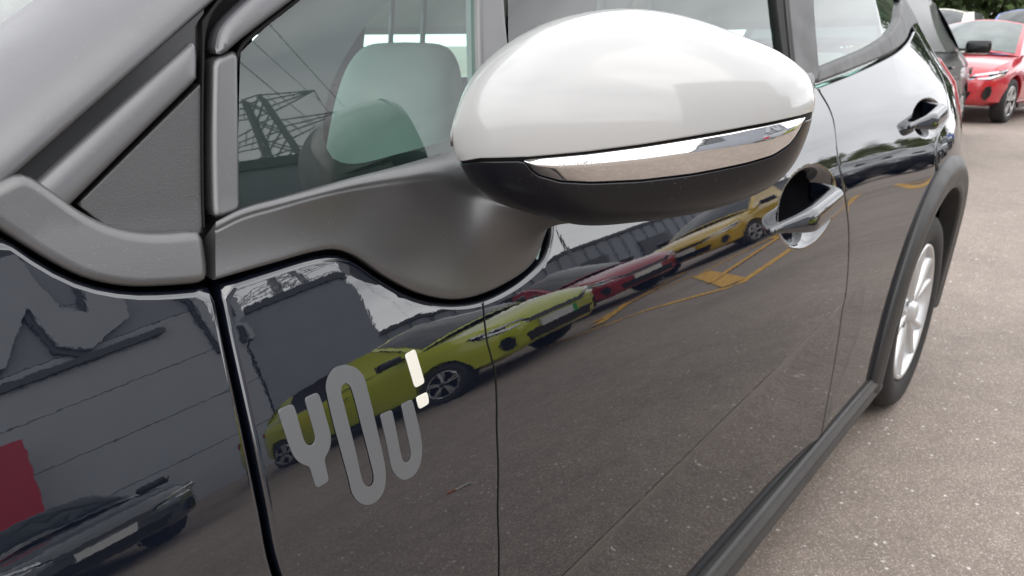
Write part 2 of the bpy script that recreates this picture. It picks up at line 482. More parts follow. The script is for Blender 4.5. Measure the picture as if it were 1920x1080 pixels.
# ------------------------------------------------------------------ ground
gme = [(-120, -120, 0), (160, -120, 0), (160, 160, 0), (-120, 160, 0)]
ground = mesh_obj('asphalt_ground', gme, [(0, 1, 2, 3)], M['asphalt'])
tag(ground, 'brownish grey worn asphalt with pale stone specks', kind='structure')

# ------------------------------------------------------------------ the near car
car = empty('parked_car', (1.1, .87, 0))
tag(car, 'dark blue-black hatchback in the foreground with a white-capped door mirror', 'car')
class _P: pass
def carpart(o):
    # parents keep world placement
    o.parent = car
    o.matrix_parent_inverse = Matrix.Translation((-1.1, -.87, 0))
    return o
def sub(o, part):
    o.parent = part
    return o

YC = 0.875                                     # centre line of the car
# grip recesses pressed into the doors
def cup(pc, pl, pr, pt, pb, depth, tilt):
    c = flank(*pc); l = flank(*pl); r_ = flank(*pr); t = flank(*pt); b = flank(*pb)
    return (c[0], c[1], abs(r_[0]-l[0])/2, abs(t[1]-b[1])/2, depth, tilt)
_c1 = cup((1518, 386), (1472, 400), (1563, 375), (1518, 326), (1518, 448), .055, 0.05)
_c2 = cup((1742, 221), (1720, 232), (1764, 208), (1742, 188), (1742, 250), .055, 0.05)
CUPS += [_c1, _c2]
def dense(c, n=46, k=1.5):
    g = np.linspace(-k, k, n)
    X, Y = np.meshgrid(g, g)
    return np.stack([c[0]+X.ravel()*c[2], c[1]+Y.ravel()*c[3]], 1)

def fold_pts(x0, x1):
    X = np.arange(x0, x1, .012); out = []
    for ds_ in (-.006, -.001, .003, .008, .014, .022, .032, .045):
        out.append(np.stack([X, 0.552+0.047*(X-.57)/.94-ds_], 1))
    for xx in (1.735, 1.748, 1.758, 1.765, 1.771, 1.778):
        Z = np.arange(.29, .60, .014); out.append(np.stack([np.full_like(Z, xx)-np.maximum(0, .48-Z)*.31, Z], 1))
    return np.vstack(out)
# --- shut lines and belt in (x, z)
shut_f = PX([(409, 545), (430, 650), (465, 810), (494, 950), (522, 1080)])
dxdz = (shut_f[-1][0]-shut_f[-3][0])/(shut_f[-1][1]-shut_f[-3][1])
xb = shut_f[-1][0]
shut_f += [(xb+.035, .62), (xb+.05, .45), (xb+.05, .274)]
shut_b = PX([(1532, 163), (1560, 215), (1572, 300)])
shut_b += [(shut_b[-1][0]+.03, .74), (shut_b[-1][0]+.03, .55), (shut_b[-1][0]+.02, .274)]
G = .0035
fend_top = PX([(0, 437), (60, 482), (150, 530), (240, 549), (330, 548), (403, 541)])

hx = -0.24
arcF = [(hx+.40*math.cos(math.radians(a)), HUB_Z+.40*math.sin(math.radians(a))) for a in range(-4, 186, 10)]
sf = [(p[0]-.0025, p[1]) for p in shut_f]
fender = patch('front_wing', outline([
    [(-.80, .86), (-.40, .955), fend_top[0]], fend_top, [fend_top[-1], sf[0]], sf, [sf[-1], arcF[0]], arcF,
    [arcF[-1], (-.78, .29)], [(-.78, .29), (-.86, .60), (-.80, .86)]], .012), hflank(), M['paint'], car, r=.0045, grid=.022)
carpart(fender)

# --- front door skin
dt = PX([(418, 537), (500, 511), (590, 484), (630, 480), (660, 488), (710, 522), (770, 556), (830, 570), (890, 568),
         (940, 550), (990, 518), (1025, 480), (1036, 430)])
belt_z0 = 1.030
door_top2 = [dt[-1], (dt[-1][0]+.012, 1.0), (dt[-1][0]+.06, 1.024), (1.0, 1.036), (1.3, 1.046), (shut_b[0][0]-.004, shut_b[0][1])]
sb = [(p[0]-.0013, p[1]) for p in shut_b]
sf2 = [(p[0]+.0025, p[1]) for p in shut_f]
door = patch('front_door', outline([
    dt, door_top2, sb, [sb[-1], sf2[-1]], sf2[::-1], [sf2[0], dt[0]]], .010), hflank(), M['paint'], car, r=.0045, grid=.018, extra=np.vstack([dense(_c1, 60), fold_pts(.25, 1.7)]))
carpart(door)

# --- rear door skin and rear quarter
rear_top = PX([(1534, 166), (1600, 140), (1660, 112), (1700, 84), (1714, 60)])
shut_r = PX([(1716, 58), (1740, 95), (1762, 135), (1774, 175), (1779, 215)])
ca = lambda r, a: (HUB_R+r*math.cos(math.radians(a)), HUB_Z+r*math.sin(math.radians(a)))
sr_last = shut_r[-1]
a0 = math.degrees(math.atan2(.86-HUB_Z, sr_last[0]-HUB_R))
arcR1 = [ca(.49, a) for a in np.linspace(112, 186, 9)]
sb3 = [(p[0]+.0013, p[1]) for p in shut_b]
rdoor = patch('rear_door', outline([
    rear_top, [rear_top[-1], shut_r[0]], shut_r, [shut_r[-1], (arcR1[0][0]+.02, .86), arcR1[0]], arcR1, [arcR1[-1], (arcR1[-1][0]-.02, .274)],
    [(arcR1[-1][0]-.02, .274), sb3[-1]], sb3[::-1], [sb3[0], rear_top[0]]], .011), hflank(), M['paint'], car, r=.003, grid=.02, extra=np.vstack([dense(_c2, 50), fold_pts(1.5, 1.77)]))
carpart(rdoor)
arcR2 = [ca(.49, a) for a in np.linspace(108, -6, 12)]
shq = [(p[0]+.005, p[1]) for p in shut_r]
quarter = patch('rear_quarter', outline([
    [(shq[0][0]-.30, 1.40), (shq[0][0]-.05, 1.25), shq[0]], shq, [shq[-1], (arcR2[0][0]+.005, .865), arcR2[0]], arcR2, [arcR2[-1], (3.16, .28)],
    [(3.16, .28), (3.19, .6), (3.17, .95), (3.08, 1.22), (2.96, 1.40)], [(2.96, 1.40), (shq[0][0]-.30, 1.40)]], .014),
    hflank(), M['paint'], car, r=.005, grid=.022)
carpart(quarter)
tl = patch('tail_lamp', outline([[(3.10, .80), (3.17, .80)], [(3.17, .80), (3.165, .95), (3.12, 1.08)], [(3.12, 1.08), (3.05, 1.08)], [(3.05, 1.08), (3.07, .95), (3.10, .80)]], .01, 2),
           hflank(.012), M['redlens'], car, r=.012, grid=.02)
carpart(tl)

# --- arch claddings, sill cladding, wheel wells
def arch(cx, nm):
    o_ = [(cx+.495*math.cos(math.radians(a)), HUB_Z+.495*math.sin(math.radians(a))) for a in np.linspace(-14, 194, 26)]
    i_ = [(cx+.400*math.cos(math.radians(a)), HUB_Z+.400*math.sin(math.radians(a))) for a in np.linspace(194, -14, 24)]
    def hf(u, v):
        rr = np.hypot(u-cx, v-HUB_Z)
        return -S(u, v, False)+.010+.012*np.exp(-((rr-.455)/.03)**2)
    o = patch(nm, outline([o_, [o_[-1], i_[0]], i_, [i_[-1], o_[0]]], .012), hf, M['trimd'], car, r=.014, rv=.010, thick=.05, grid=.016)
    return carpart(o)
arch(HUB_R, 'arch_cladding'); arch(hx, 'arch_cladding')
def hs(u, v):
    return -S(u, .275, False)+.004+.012*np.exp(-((v-.246)/.011)**2)+.010*np.exp(-((v-.214)/.012)**2)-.3*np.maximum(0, .200-v)
sill = patch('sill_cladding', outline([[(.17, .268), (2.06, .268)], [(2.06, .268), (2.12, .225)], [(2.12, .225), (2.09, .178)], [(2.09, .178), (.15, .178)], [(.15, .178), (.17, .268)]], .012),
             hs, M['trimd'], car, r=.006, grid=.008, thick=.05)
carpart(sill)
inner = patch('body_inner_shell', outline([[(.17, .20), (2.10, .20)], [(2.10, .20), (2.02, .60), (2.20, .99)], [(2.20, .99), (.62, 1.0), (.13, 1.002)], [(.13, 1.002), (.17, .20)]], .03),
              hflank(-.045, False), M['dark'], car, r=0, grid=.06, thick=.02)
carpart(inner)
for cx in (HUB_R, hx):
    vs, fs = [], []
    n = 28
    for i in range(n+1):
        a = math.radians(34+152*i/n)
        for yy in (float(S(cx, .72, False))+.01, .33):
            vs.append((cx+.415*math.cos(a), yy, HUB_Z+.415*math.sin(a)))
    fs = [(2*i, 2*i+1, 2*i+3, 2*i+2) for i in range(n)]
    c0 = len(vs); vs.append((cx, .33, HUB_Z))
    fs += [(2*i+1, c0, 2*i+3) for i in range(n)]
    carpart(mesh_obj('wheel_well', vs, fs, M['dark'], car))

def lathe(prof, n, axis_c, flip=1, close=False):
    """prof: list of (radius, y) about a lateral axis"""
    vs, fs = [], []
    for i in range(n):
        a = 2*math.pi*i/n
        for (r_, y_) in prof: vs.append((axis_c[0]+r_*math.cos(a), axis_c[1]+y_*flip, axis_c[2]+r_*math.sin(a)))
    m = len(prof)
    for i in range(n):
        j = (i+1) % n
        for k in range(m-1):
            f = (i*m+k, i*m+k+1, j*m+k+1, j*m+k)
            fs.append(f)
    return vs, fs
def wheel(cx, y0):
    prof = [(.222, .020), (.236, .008), (.262, .002), (.290, .004), (.305, .014), (.312, .030), (.316, .05), (.312, .052), (.312, .058), (.316, .060),
            (.3165, .10), (.312, .102), (.312, .108), (.3165, .110), (.316, .15), (.305, .185), (.27, .195), (.222, .185)]
    vs, fs = lathe(prof, 72, (cx, y0, HUB_Z))
    t = carpart(mesh_obj('wheel', vs, fs, M['tyre'], car, smooth=True))
    rp = [(.222, .022), (.219, .012), (.213, .010), (.207, .016), (.200, .05), (.190, .12), (.19, .17)]
    vs, fs = lathe(rp, 64, (cx, y0, HUB_Z))
    sub(mesh_obj('rim', vs, fs, M['silver'], t, smooth=True), t)
    # dark brake disc behind
    vs, fs = lathe([(.02, .105), (.135, .10), (.19, .13)], 32, (cx, y0, HUB_Z))
    sub(mesh_obj('brake_disc', vs, fs, M['dark'], t, smooth=True), t)
    # five broad forked spokes
    for k in range(5):
        a = math.radians(90+72*k+11)
        bm = bmesh.new()
        for s in (-1, 1):
            pts = [(.035, .0), (.10, s*.014), (.16, s*.034), (.208, s*.052)]
            wid = [.034, .024, .026, .034]; yo = [.028, .022, .020, .016]
            prev = None
            for (r_, t_), w_, y_ in zip(pts, wid, yo):
                c_, s_ = math.cos(a), math.sin(a)
                ring = []
                for (dw, dy) in ((-w_/2, .024), (-w_/2*.75, .002), (0, -.004), (w_/2*.75, .002), (w_/2, .024)):
                    tt = t_+dw
                    ring.append(bm.verts.new((cx+r_*c_-tt*s_, y0+y_+dy, HUB_Z+r_*s_+tt*c_)))
                if prev:
                    for q in range(4): bm.faces.new((prev[q], prev[q+1], ring[q+1], ring[q]))
                prev = ring
        fix_normals(bm)
        sub(bm_obj('spoke', bm, M['silver'], t, True), t)
    vs, fs = lathe([(.001, .006), (.022, .007), (.032, .012), (.036, .03), (.06, .034), (.062, .06)], 32, (cx, y0, HUB_Z))
    sub(mesh_obj('hub_cap', vs, fs, M['silver'], t, smooth=True), t)
    for k in range(4):
        a = math.radians(45+90*k); bm = bmesh.new()
        p = Vector((cx+.05*math.cos(a), y0+.040, HUB_Z+.05*math.sin(a)))
        add_tube(bm, [p, p+Vector((0, -.012, 0))], .008, 6); fix_normals(bm)
        sub(bm_obj('wheel_bolt', bm, M['steel'], t), t)
    return t
wheel(HUB_R, .002); wheel(hx, .05)

# --- plastic base, sail triangle, bar and gutter in front of the door
base_top = PX([(45, 320), (100, 357), (170, 407), (240, 433), (310, 438), (384, 431)], .004)
base_bot = PX([(397, 532), (330, 538), (240, 540), (155, 521), (70, 474), (0, 428), (-70, 378)], .004)
bl = PX([(-70, 378), (0, 344), (45, 320)], .004)
carpart(patch('scuttle_trim', outline([base_top, [base_top[-1], base_bot[0]], base_bot, bl], .006, 2), hflank(.004), M['trim'], car, r=.007, rv=.006, grid=.012))
tri = [PX([(146, 383), (383, 150)], -.006), PX([(383, 150), (383, 440)], -.006), PX([(383, 440), (310, 446), (240, 441), (190, 418), (146, 383)], -.006)]
carpart(patch('sail_panel', outline(tri, .006), hflank(-.006), M['tri'], car, r=.001, grid=.012))
bar = [PX([(62, 363), (374, 77)], .004), PX([(374, 77), (379, 90), (380, 150)], .004), PX([(380, 150), (118, 412)], .004), PX([(118, 412), (62, 363)], .004)]
carpart(patch('pillar_trim_bar', outline(bar, .005, 0), hflank(-.001), M['satin'], car, r=.009, rv=.0045, grid=.01))
gut = [PX([(-40, 340), (384, -36)], -.010), PX([(384, -36), (384, 100)], -.010), PX([(384, 100), (92, 362)], -.010), PX([(92, 362), (-40, 340)], -.010)]
carpart(patch('pillar_gutter', outline(gut, .006), hflank(-.010), M['gloss_trim'], car, r=.001, grid=.012))
blk = [PX([(360, -20), (470, -110)], -.03), PX([(470, -110), (470, 460)], -.03), PX([(470, 460), (360, 470)], -.03), PX([(360, 470), (360, -20)], -.03)]
carpart(patch('door_seal', outline(blk, .01), hflank(-.026), M['rubber'], car, r=0, grid=.02, skirt=False))
pin = [PX([(-70, 345), (384, -40)], -.04), PX([(384, -40), (384, 640)], -.04), PX([(384, 640), (-70, 560)], -.04), PX([(-70, 560), (-70, 345)], -.04)]
carpart(patch('pillar_light_block', outline(pin, .012), hflank(-.034), M['dark'], car, r=0, grid=.02, skirt=False))  # added dark sheet, stops cabin light showing through the trim gaps
carpart(patch('seal_lip', outline([PX([(381.5, 40), (384.5, 430)], -.002), PX([(384.5, 430), (387, 430)], -.002), PX([(387, 430), (386, 120), (389, 60), (398, 30), (425, -5), (470, -45)], -.002),
        PX([(470, -45), (460, -48), (418, -10), (394, 22), (381.5, 40)], -.002)], .003), hflank(-.003), M['rubber'], car, r=.0008, grid=.01))

# --- A pillar, windscreen, bonnet, roof
pa = flank(40, 324, -.002); pb = flank(378, 26, -.002)
rake = math.atan2(pb[1]-pa[1], pb[0]-pa[0])
ts = np.concatenate([np.linspace(-.16, .5, 34), np.linspace(.54, .78, 6)])
prof = [(.001, .016), (.0005, .004), (.0025, .0012), (.0050, .0012), (.011, .004), (.018, .009), (.026, .018), (.033, .030), (.040, .045), (.045, .062), (.049, .082), (.051, .10)]
e1 = np.array((-math.sin(rake), 0, math.cos(rake)))
def pillar_line(t):
    x, z = pa[0]+math.cos(rake)*t, pa[1]+math.sin(rake)*t
    return np.array((x, float(S(x, min(z, 1.40), False))+.001, z))
def pillar(side, nm):
    vs, fs = [], []
    for t in ts:
        p = pillar_line(t)
        for (a, b) in prof:
            q = p+e1*a+np.array((0, b, 0))
            if side: q[1] = 2*YC-q[1]
            vs.append(q)
    m = len(prof)
    for i in range(len(ts)-1):
        for k in range(m-1):
            f = (i*m+k, (i+1)*m+k, (i+1)*m+k+1, i*m+k+1)
            fs.append(f[::-1] if side else f)
    return carpart(mesh_obj(nm, vs, fs, M['satin'], car, smooth=True))
pillar(0, 'a_pillar'); pillar(1, 'a_pillar')
vs, fs = [], []
nw = 17
for t in np.linspace(-.16, .78, 14):
    p = pillar_line(t)+e1*.0498
    yl = p[1]+.098; yr = 2*YC-yl
    for k in range(nw):
        f = k/(nw-1); y = yl+(yr-yl)*f
        bow = 4*f*(1-f)
        q = p+np.array((-.10*bow*.5, 0, .03*bow)); vs.append((q[0], y, q[2]))
for i in range(13):
    for k in range(nw-1): fs.append((i*nw+k, (i+1)*nw+k, (i+1)*nw+k+1, i*nw+k+1))
carpart(mesh_obj('windscreen', vs, fs, M['wglass'], car, smooth=True))
def cross_skin(nm, stations, mat, crown, nk=15):
    """panel from flank to flank through the (x, z) stations"""
    vs, fs = [], []
    for (x, z, ins) in stations:
        yl = float(S(x, min(z, 1.42), False))+ins; yr = 2*YC-yl
        for k in range(nk):
            f = k/(nk-1); vs.append((x, yl+(yr-yl)*f, z+crown*(1-(2*f-1)**4)))
    for i in range(len(stations)-1):
        for k in range(nk-1): fs.append((i*nk+k, (i+1)*nk+k, (i+1)*nk+k+1, i*nk+k+1))
    return carpart(mesh_obj(nm, vs, fs, mat, car, smooth=True))
pr = pillar_line(.78)
cross_skin('bonnet', [(-.80, .865, 0), (-.6, .91, .004), (-.3, .972, .008), (-.05, .985, .02), (.06, .99, .03)], M['paint'], .045)
cross_skin('front_bumper', [(-.86, .30, .02), (-.90, .5, .02), (-.88, .7, .02), (-.80, .86, .01)], M['paint'], .0)
cross_skin('roof', [(pr[0]-.06, 1.425, .02), (pr[0]+.05, 1.435, .02), (1.6, 1.44, .02), (2.4, 1.425, .02), (2.98, 1.39, .03)], M['paint'], .04)
cross_skin('headlining', [(pr[0]-.02, 1.395, .03), (1.6, 1.40, .03), (2.9, 1.36, .04)], M['liner'], .03)
cross_skin('tailgate', [(3.17, .30, .0), (3.24, .55, .0), (3.20, .95, .01)], M['paint'], .0)
cross_skin('rear_window', [(3.20, .95, .03), (3.02, 1.39, .06)], M['glass'], .0)
cross_skin('floor_pan', [(-.1, .26, .05), (3.1, .26, .05)], M['dark'], .0)
# roof side rails (above the picture)
for sd in (0, 1):
    vs = []; fs = []
    xs = np.linspace(pr[0]-.10, 2.98, 16)
    for x in xs:
        for (z, o) in ((1.355, -.004), (1.385, -.008), (1.41, -.004), (1.432, .006)):
            y = float(S(x, min(z, 1.42), False))+o
            vs.append((x, 2*YC-y if sd else y, z))
    for i in range(len(xs)-1):
        for k in range(3): fs.append((i*4+k, i*4+k+1, i*4+5+k, i*4+4+k))
    carpart(mesh_obj('roof_rail', vs, fs, M['satin'], car, smooth=True))
# far flank
FAR = (np.array((0, 2*YC, 0)), np.array((-1., 0, 0)), np.array((0, 0, 1.)), np.array((0, 1., 0)))
def hfar(off): return lambda u, v: -S(-u, v, False)+off
def farpatch(nm, poly, mat, off=0, r=.003):
    L = outline([[poly[i], poly[(i+1) % len(poly)]] for i in range(len(poly))], .04)
    L = np.stack([-L[:, 0], L[:, 1]], 1)[::-1]
    return carpart(patch(nm, L, hfar(off), mat, car, r=r, grid=.05, frame=FAR))
farpatch('far_side_body', [(-.8, .3), (3.15, .3), (3.15, 1.0), (.15, 1.0), (-.8, .87)], M['paint'])
farpatch('far_door_glass', [(.20, 1.0), (1.58, 1.0), (1.56, 1.38), (.72, 1.38)], M['glass'], -.01, 0)
farpatch('far_rear_glass', [(1.66, 1.0), (2.45, 1.0), (2.30, 1.38), (1.64, 1.38)], M['glass'], -.01, 0)
farpatch('far_centre_pillar', [(1.56, .98), (1.68, .98), (1.66, 1.40), (1.54, 1.40)], M['satin'], .002)
farpatch('far_rear_pillar', [(2.44, .98), (3.15, .98), (2.98, 1.40), (2.28, 1.40)], M['paint'], .002)

# --- front door: frame, glass, belt moulding
carpart(patch('door_frame_post', outline([PX([(401, 112), (447, 92)]), PX([(447, 92), (449, 250), (453, 396)]), PX([(453, 396), (403, 414)]), PX([(403, 414), (399, 260), (401, 112)])], .005, 1),
        hflank(.001), M['trim'], car, r=.004, rv=.004, grid=.008))
carpart(patch('door_frame_rail', outline([PX([(404, 104), (412, 107), (450, 76), (552, -2), (700, -115), (1010, -360)]), PX([(1010, -360), (900, -350)]),
        PX([(900, -350), (600, -112), (478, -10), (425, 40), (410, 62)]), PX([(410, 62), (404, 104)])], .006, 1),
        hflank(.004), M['satin'], car, r=.008, rv=.006, grid=.010))
carpart(patch('door_frame_seal', outline([PX([(448, 104), (458, 80), (560, -4), (860, -240)]), PX([(860, -240), (870, -234)]), PX([(870, -234), (566, 4), (466, 88), (456, 108), (457, 392)]), PX([(457, 392), (450, 396)]), PX([(450, 396), (448, 104)])], .004),
        hflank(-.004), M['rubber'], car, r=.002, grid=.008))
glass_q = patch('quarter_light', outline([PX([(450, 398), (450, 100)], -.012), PX([(450, 100), (560, -8), (905, -300)], -.012), PX([(905, -300), (903, 0), (912, 290)], -.012),
        PX([(912, 290), (680, 345), (450, 398)], -.012)], .012), hglass(-.012), M['glass'], car, r=0, grid=.02, skirt=False)
carpart(glass_q)
frit = [PX([(450, 398), (450, 100)], -.016), PX([(450, 100), (560, -8), (800, -212)], -.016),
        PX([(800, -212), (770, -80), (728, 0), (686, 48), (645, 110), (618, 170), (608, 225), (612, 270), (630, 300), (668, 308), (740, 292), (850, 262), (912, 244)], -.016),
        PX([(912, 244), (912, 290)], -.016), PX([(912, 290), (680, 345), (450, 398)], -.016)]
sub(patch('black_border', outline(frit, .008), hglass(-.016), M['frit'], glass_q, r=0, grid=.02, skirt=False), glass_q)
carpart(patch('window_divider', outline([PX([(904, -260), (903, 0), (915, 300)]), PX([(915, 300), (990, 280)]), PX([(990, 280), (965, 110), (955, 0), (947, -260)]), PX([(947, -260), (904, -260)])], .008),
        hflank(-.004), M['trim'], car, r=.008, rv=.006, grid=.012))
carpart(patch('front_door_glass', outline([PX([(962, 285), (952, 0), (946, -260)], -.012), PX([(946, -260), (1440, -150)], -.012), PX([(1440, -150), (1462, 0), (1482, 190)], -.012), PX([(1482, 190), (962, 285)], -.012)], .015),
        hglass(-.012), M['glass'], car, r=0, grid=.025, skirt=False))
carpart(patch('centre_pillar_seal', outline([PX([(1440, -150), (1458, 0), (1480, 165)]), PX([(1480, 165), (1490, 163)]), PX([(1490, 163), (1474, 20), (1456, -150)]), PX([(1456, -150), (1440, -150)])], .008),
        hflank(-.003), M['rubber'], car, r=.003, grid=.02))
carpart(patch('centre_pillar_trim', outline([PX([(1458, -150), (1476, 0), (1493, 162)]), PX([(1493, 162), (1538, 152)]), PX([(1538, 152), (1526, 0), (1516, -150)]), PX([(1516, -150), (1458, -150)])], .008),
        hflank(.002), M['trimd'], car, r=.008, rv=.006, grid=.02))
carpart(patch('rear_door_glass', outline([PX([(1530, 160), (1520, 0), (1512, -120)], -.012), PX([(1512, -120), (1660, -100)], -.012), PX([(1660, -100), (1690, -20), (1692, 50)], -.012), PX([(1692, 50), (1640, 115), (1530, 160)], -.012)], .02),
        hglass(-.012), M['glass'], car, r=0, grid=.03, skirt=False))
carpart(patch('rear_belt_moulding', outline([PX([(1530, 157), (1600, 130), (1660, 104), (1696, 78), (1710, 50), (1707, 0), (1690, -120)]), PX([(1690, -120), (1676, -112)]),
        PX([(1676, -112), (1689, 0), (1684, 36), (1668, 62), (1630, 88), (1590, 106), (1532, 130)]), PX([(1532, 130), (1530, 157)])], .012, 1),
        hflank(.004), M['trimd'], car, r=.008, rv=.006, grid=.02))

# --- belt moulding that swells into the mirror foot
foot_low = PX([(404, 526), (500, 500), (590, 475), (632, 470), (664, 478), (712, 512), (772, 547), (832, 561), (888, 559), (938, 541), (985, 510), (1018, 475), (1029, 428)], 0)
x1 = foot_low[-1][0]
MU = np.array((.12, -.21, 0)); MU /= np.linalg.norm(MU)
MV = np.array((0, 0, 1.)); MN = np.cross(MU, MV); MO = np.array((.561, -.0645, 1.057))
def f3(u, v, off):
    x, z = flank(u, v, off); return np.array((x, float(S(x, z, False))-off, z))
def m3(u, v, n=0.0):
    d = ray(u, v); o = MO+MN*n; t = np.dot(o-CAM, MN)/np.dot(d, MN); return CAM+d*t
ridge = [f3(u, v, o) for (u, v, o) in ((404, 432, .005), (455, 407, .007), (520, 388, .009), (600, 366, .013), (680, 349, .012), (760, 337, .016), (825, 332, .021))]
ridge += [m3(u, v, n) for (u, v, n) in ((893, 364, .0), (960, 386, .008), (1030, 399, .012), (1096, 417, .004))]
topl = [f3(u, v, o) for (u, v, o) in ((409, 419, .001), (455, 395, .001), (520, 376, .001), (600, 353, .001), (680, 329, .001), (760, 307, .001), (825, 289, .001), (893, 271, .001), (960, 256, .001), (1030, 240, .001), (1085, 228, .001))]
lowl = [f3(u, v, .003) for (u, v) in ((405, 527), (460, 511), (520, 494), (592, 474), (634, 470), (672, 483), (730, 522), (790, 552), (865, 563), (945, 537), (1004, 492), (1029, 430))]
def spline3(P, n):
    c = np.array(catmull([tuple(p) for p in P], .003)); L = np.concatenate([[0], np.cumsum(np.linalg.norm(np.diff(c, axis=0), axis=1))])
    k = np.array([np.argmin(((c-p)**2).sum(1)) for p in P]); t = np.interp(np.linspace(0, len(P)-1, n), np.arange(len(P)), L[k])
    return np.stack([np.interp(t, L, c[:, q]) for q in range(3)], 1)
NF = 90
rg, tp_, lw = spline3(ridge, NF), spline3(topl, NF), spline3(lowl, NF)
vs, fs = [], []
jt = [0, .35, .65, .85, .95]; jl = [.03, .07, .13, .2, .3, .4, .5, .6, .7, .8, .88, .94, .98, 1.0]
rows = len(jt)+1+len(jl)+1
for i in range(NF):
    R, T, Lw = rg[i], tp_[i], lw[i]
    dep = max(0, (float(S(R[0], min(R[2], 1.02), False))-R[1]))
    for f in jt: vs.append(T*(1-f)+R*f+np.array((0, 0, .004*math.sin(math.pi*f))))
    vs.append(R+np.array((0, .0012, -.0006)))
    for f in jl:
        C = (R+Lw)/2+np.array((0, .30*dep, -.004))
        p = R*(1-f)**2+2*C*f*(1-f)+Lw*f*f
        edge = min(1, (1-f)/.10); p = p+np.array((0, .004*(1-math.sqrt(max(0, 1-(1-edge)**2))), 0))
        vs.append(p)
    vs.append(Lw+np.array((0, .02, .002)))
for i in range(NF-1):
    for k in range(rows-1): fs.append((i*rows+k, i*rows+k+1, (i+1)*rows+k+1, (i+1)*rows+k))
# closing face behind the foot
b0 = len(vs)
for k in range(rows): vs.append(vs[(NF-1)*rows+k])
ctr = len(vs); vs.append(f3(1060, 300, .0))
for k in range(rows-1): fs.append((b0+k, b0+k+1, ctr))
for k in range(rows): vs.append(vs[k]+np.array((0, .0, 0)))
e0 = len(vs)-rows; ec = len(vs); vs.append(vs[e0+rows//2]+np.array((0, .02, 0)))
for k in range(rows-1): fs.append((e0+k+1, e0+k, ec))
foot = mesh_obj('belt_moulding', vs, fs, M['trim'], car, smooth=True)
carpart(foot)
carpart(patch('front_belt_moulding', outline([[(x1+.072, 1.008), (1.0, 1.030), (1.3, 1.040), (shut_b[0][0]-.01, shut_b[0][1]+.004)], [(shut_b[0][0]-.01, shut_b[0][1]+.004), (shut_b[0][0]-.01, shut_b[0][1]+.03)],
        [(shut_b[0][0]-.01, shut_b[0][1]+.03), (1.3, 1.066), (1.0, 1.052), (x1+.072, 1.030)], [(x1+.072, 1.030), (x1+.072, 1.008)]], .01), hflank(.004), M['trim'], car, r=.006, grid=.015))

# --- door mirror
def mplane(u, v, n=0.0):
    d = ray(u, v); o = MO+MN*n
    t = np.dot(o-CAM, MN)/np.dot(d, MN); p = CAM+d*t-MO
    return float(np.dot(p, MU)), float(np.dot(p, MV))
_T = [(874, 262), (875, 215), (880, 180), (893, 145), (922, 110), (966, 77), (1030, 44), (1105, 25), (1180, 19), (1250, 26), (1320, 44), (1390, 70), (1448, 94), (1490, 121), (1514, 144), (1523, 168), (1525, 188)]
_B = [(876, 262), (882, 300), (892, 325), (908, 350), (940, 372), (1000, 392), (1095, 414), (1200, 408), (1300, 393), (1390, 368), (1440, 345), (1475, 314), (1501, 268), (1515, 228), (1523, 203), (1525, 188)]
Tm = np.array([mplane(*p) for p in _T]); Bm = np.array([mplane(*p) for p in _B])
U0, U1 = Tm[0, 0], Tm[-1, 0]
def _fine(A):
    c = np.array(catmull([tuple(p) for p in A], .002)); o = np.argsort(c[:, 0]); return c[o]
Tf, Bf = _fine(Tm), _fine(Bm)
def mT(u): return np.interp(u, Tf[:, 0], Tf[:, 1])
def mB(u): return np.interp(u, Bf[:, 0], Bf[:, 1])
MD = .090
def mD(u):
    t = np.clip((u-U0)/(U1-U0), 0, 1)
    return MD*np.maximum(1-np.abs((t-.45)/.55)**2.6*np.where(t > .45, 1, 1)-np.where(t < .45, .0, 0), 0)**.5
def mphi(u, w):
    m, a = (mT(u)+mB(u))/2, np.maximum((mT(u)-mB(u))/2, 1e-6)
    s = np.clip((w-m)/a, -1, 1)
    return np.arcsin(np.sign(s)*np.abs(s)**1.15)
def mpoint(u, ph, out=0.0):
    m, a = (mT(u)+mB(u))/2, (mT(u)-mB(u))/2
    s = math.sin(ph); sw = math.copysign(abs(s)**(1/1.15), s)
    n = mD(u)*math.cos(ph)**.86 if math.cos(ph) > 0 else 0.0
    # outward direction for gaps and proud pieces
    return MO+MU*u+MV*(m+a*sw*(1+out/max(a, .01)*abs(s)))+MN*(n+out*math.cos(ph))
def mhit(u, v):
    n = .06
    for _ in range(30):
        a, b = mplane(u, v, n)
        ph = mphi(a, b); nn = float(mD(a)*max(math.cos(ph), 0)**.86)
        n = n+.6*(nn-n)
    return a, b
capl = np.array([mhit(*p) for p in [(850, 296), (900, 299), (985, 297), (1100, 287), (1200, 274), (1300, 258), (1400, 240), (1470, 226), (1516, 214)]])
indl = np.array([mhit(*p) for p in [(982, 299), (990, 310), (1008, 326), (1050, 338), (1110, 341), (1200, 337), (1300, 325), (1400, 305), (1450, 290), (1480, 270), (1500, 244), (1508, 222)]])
def cap_e(u): return np.interp(u, capl[:, 0], capl[:, 1])
def ind_e(u): return np.where(u < indl[0, 0], cap_e(u), np.interp(u, indl[:, 0], indl[:, 1]))
us = U0+(U1-U0)*(1-np.cos(np.linspace(0, math.pi, 74)))/2
us = us[1:-1]
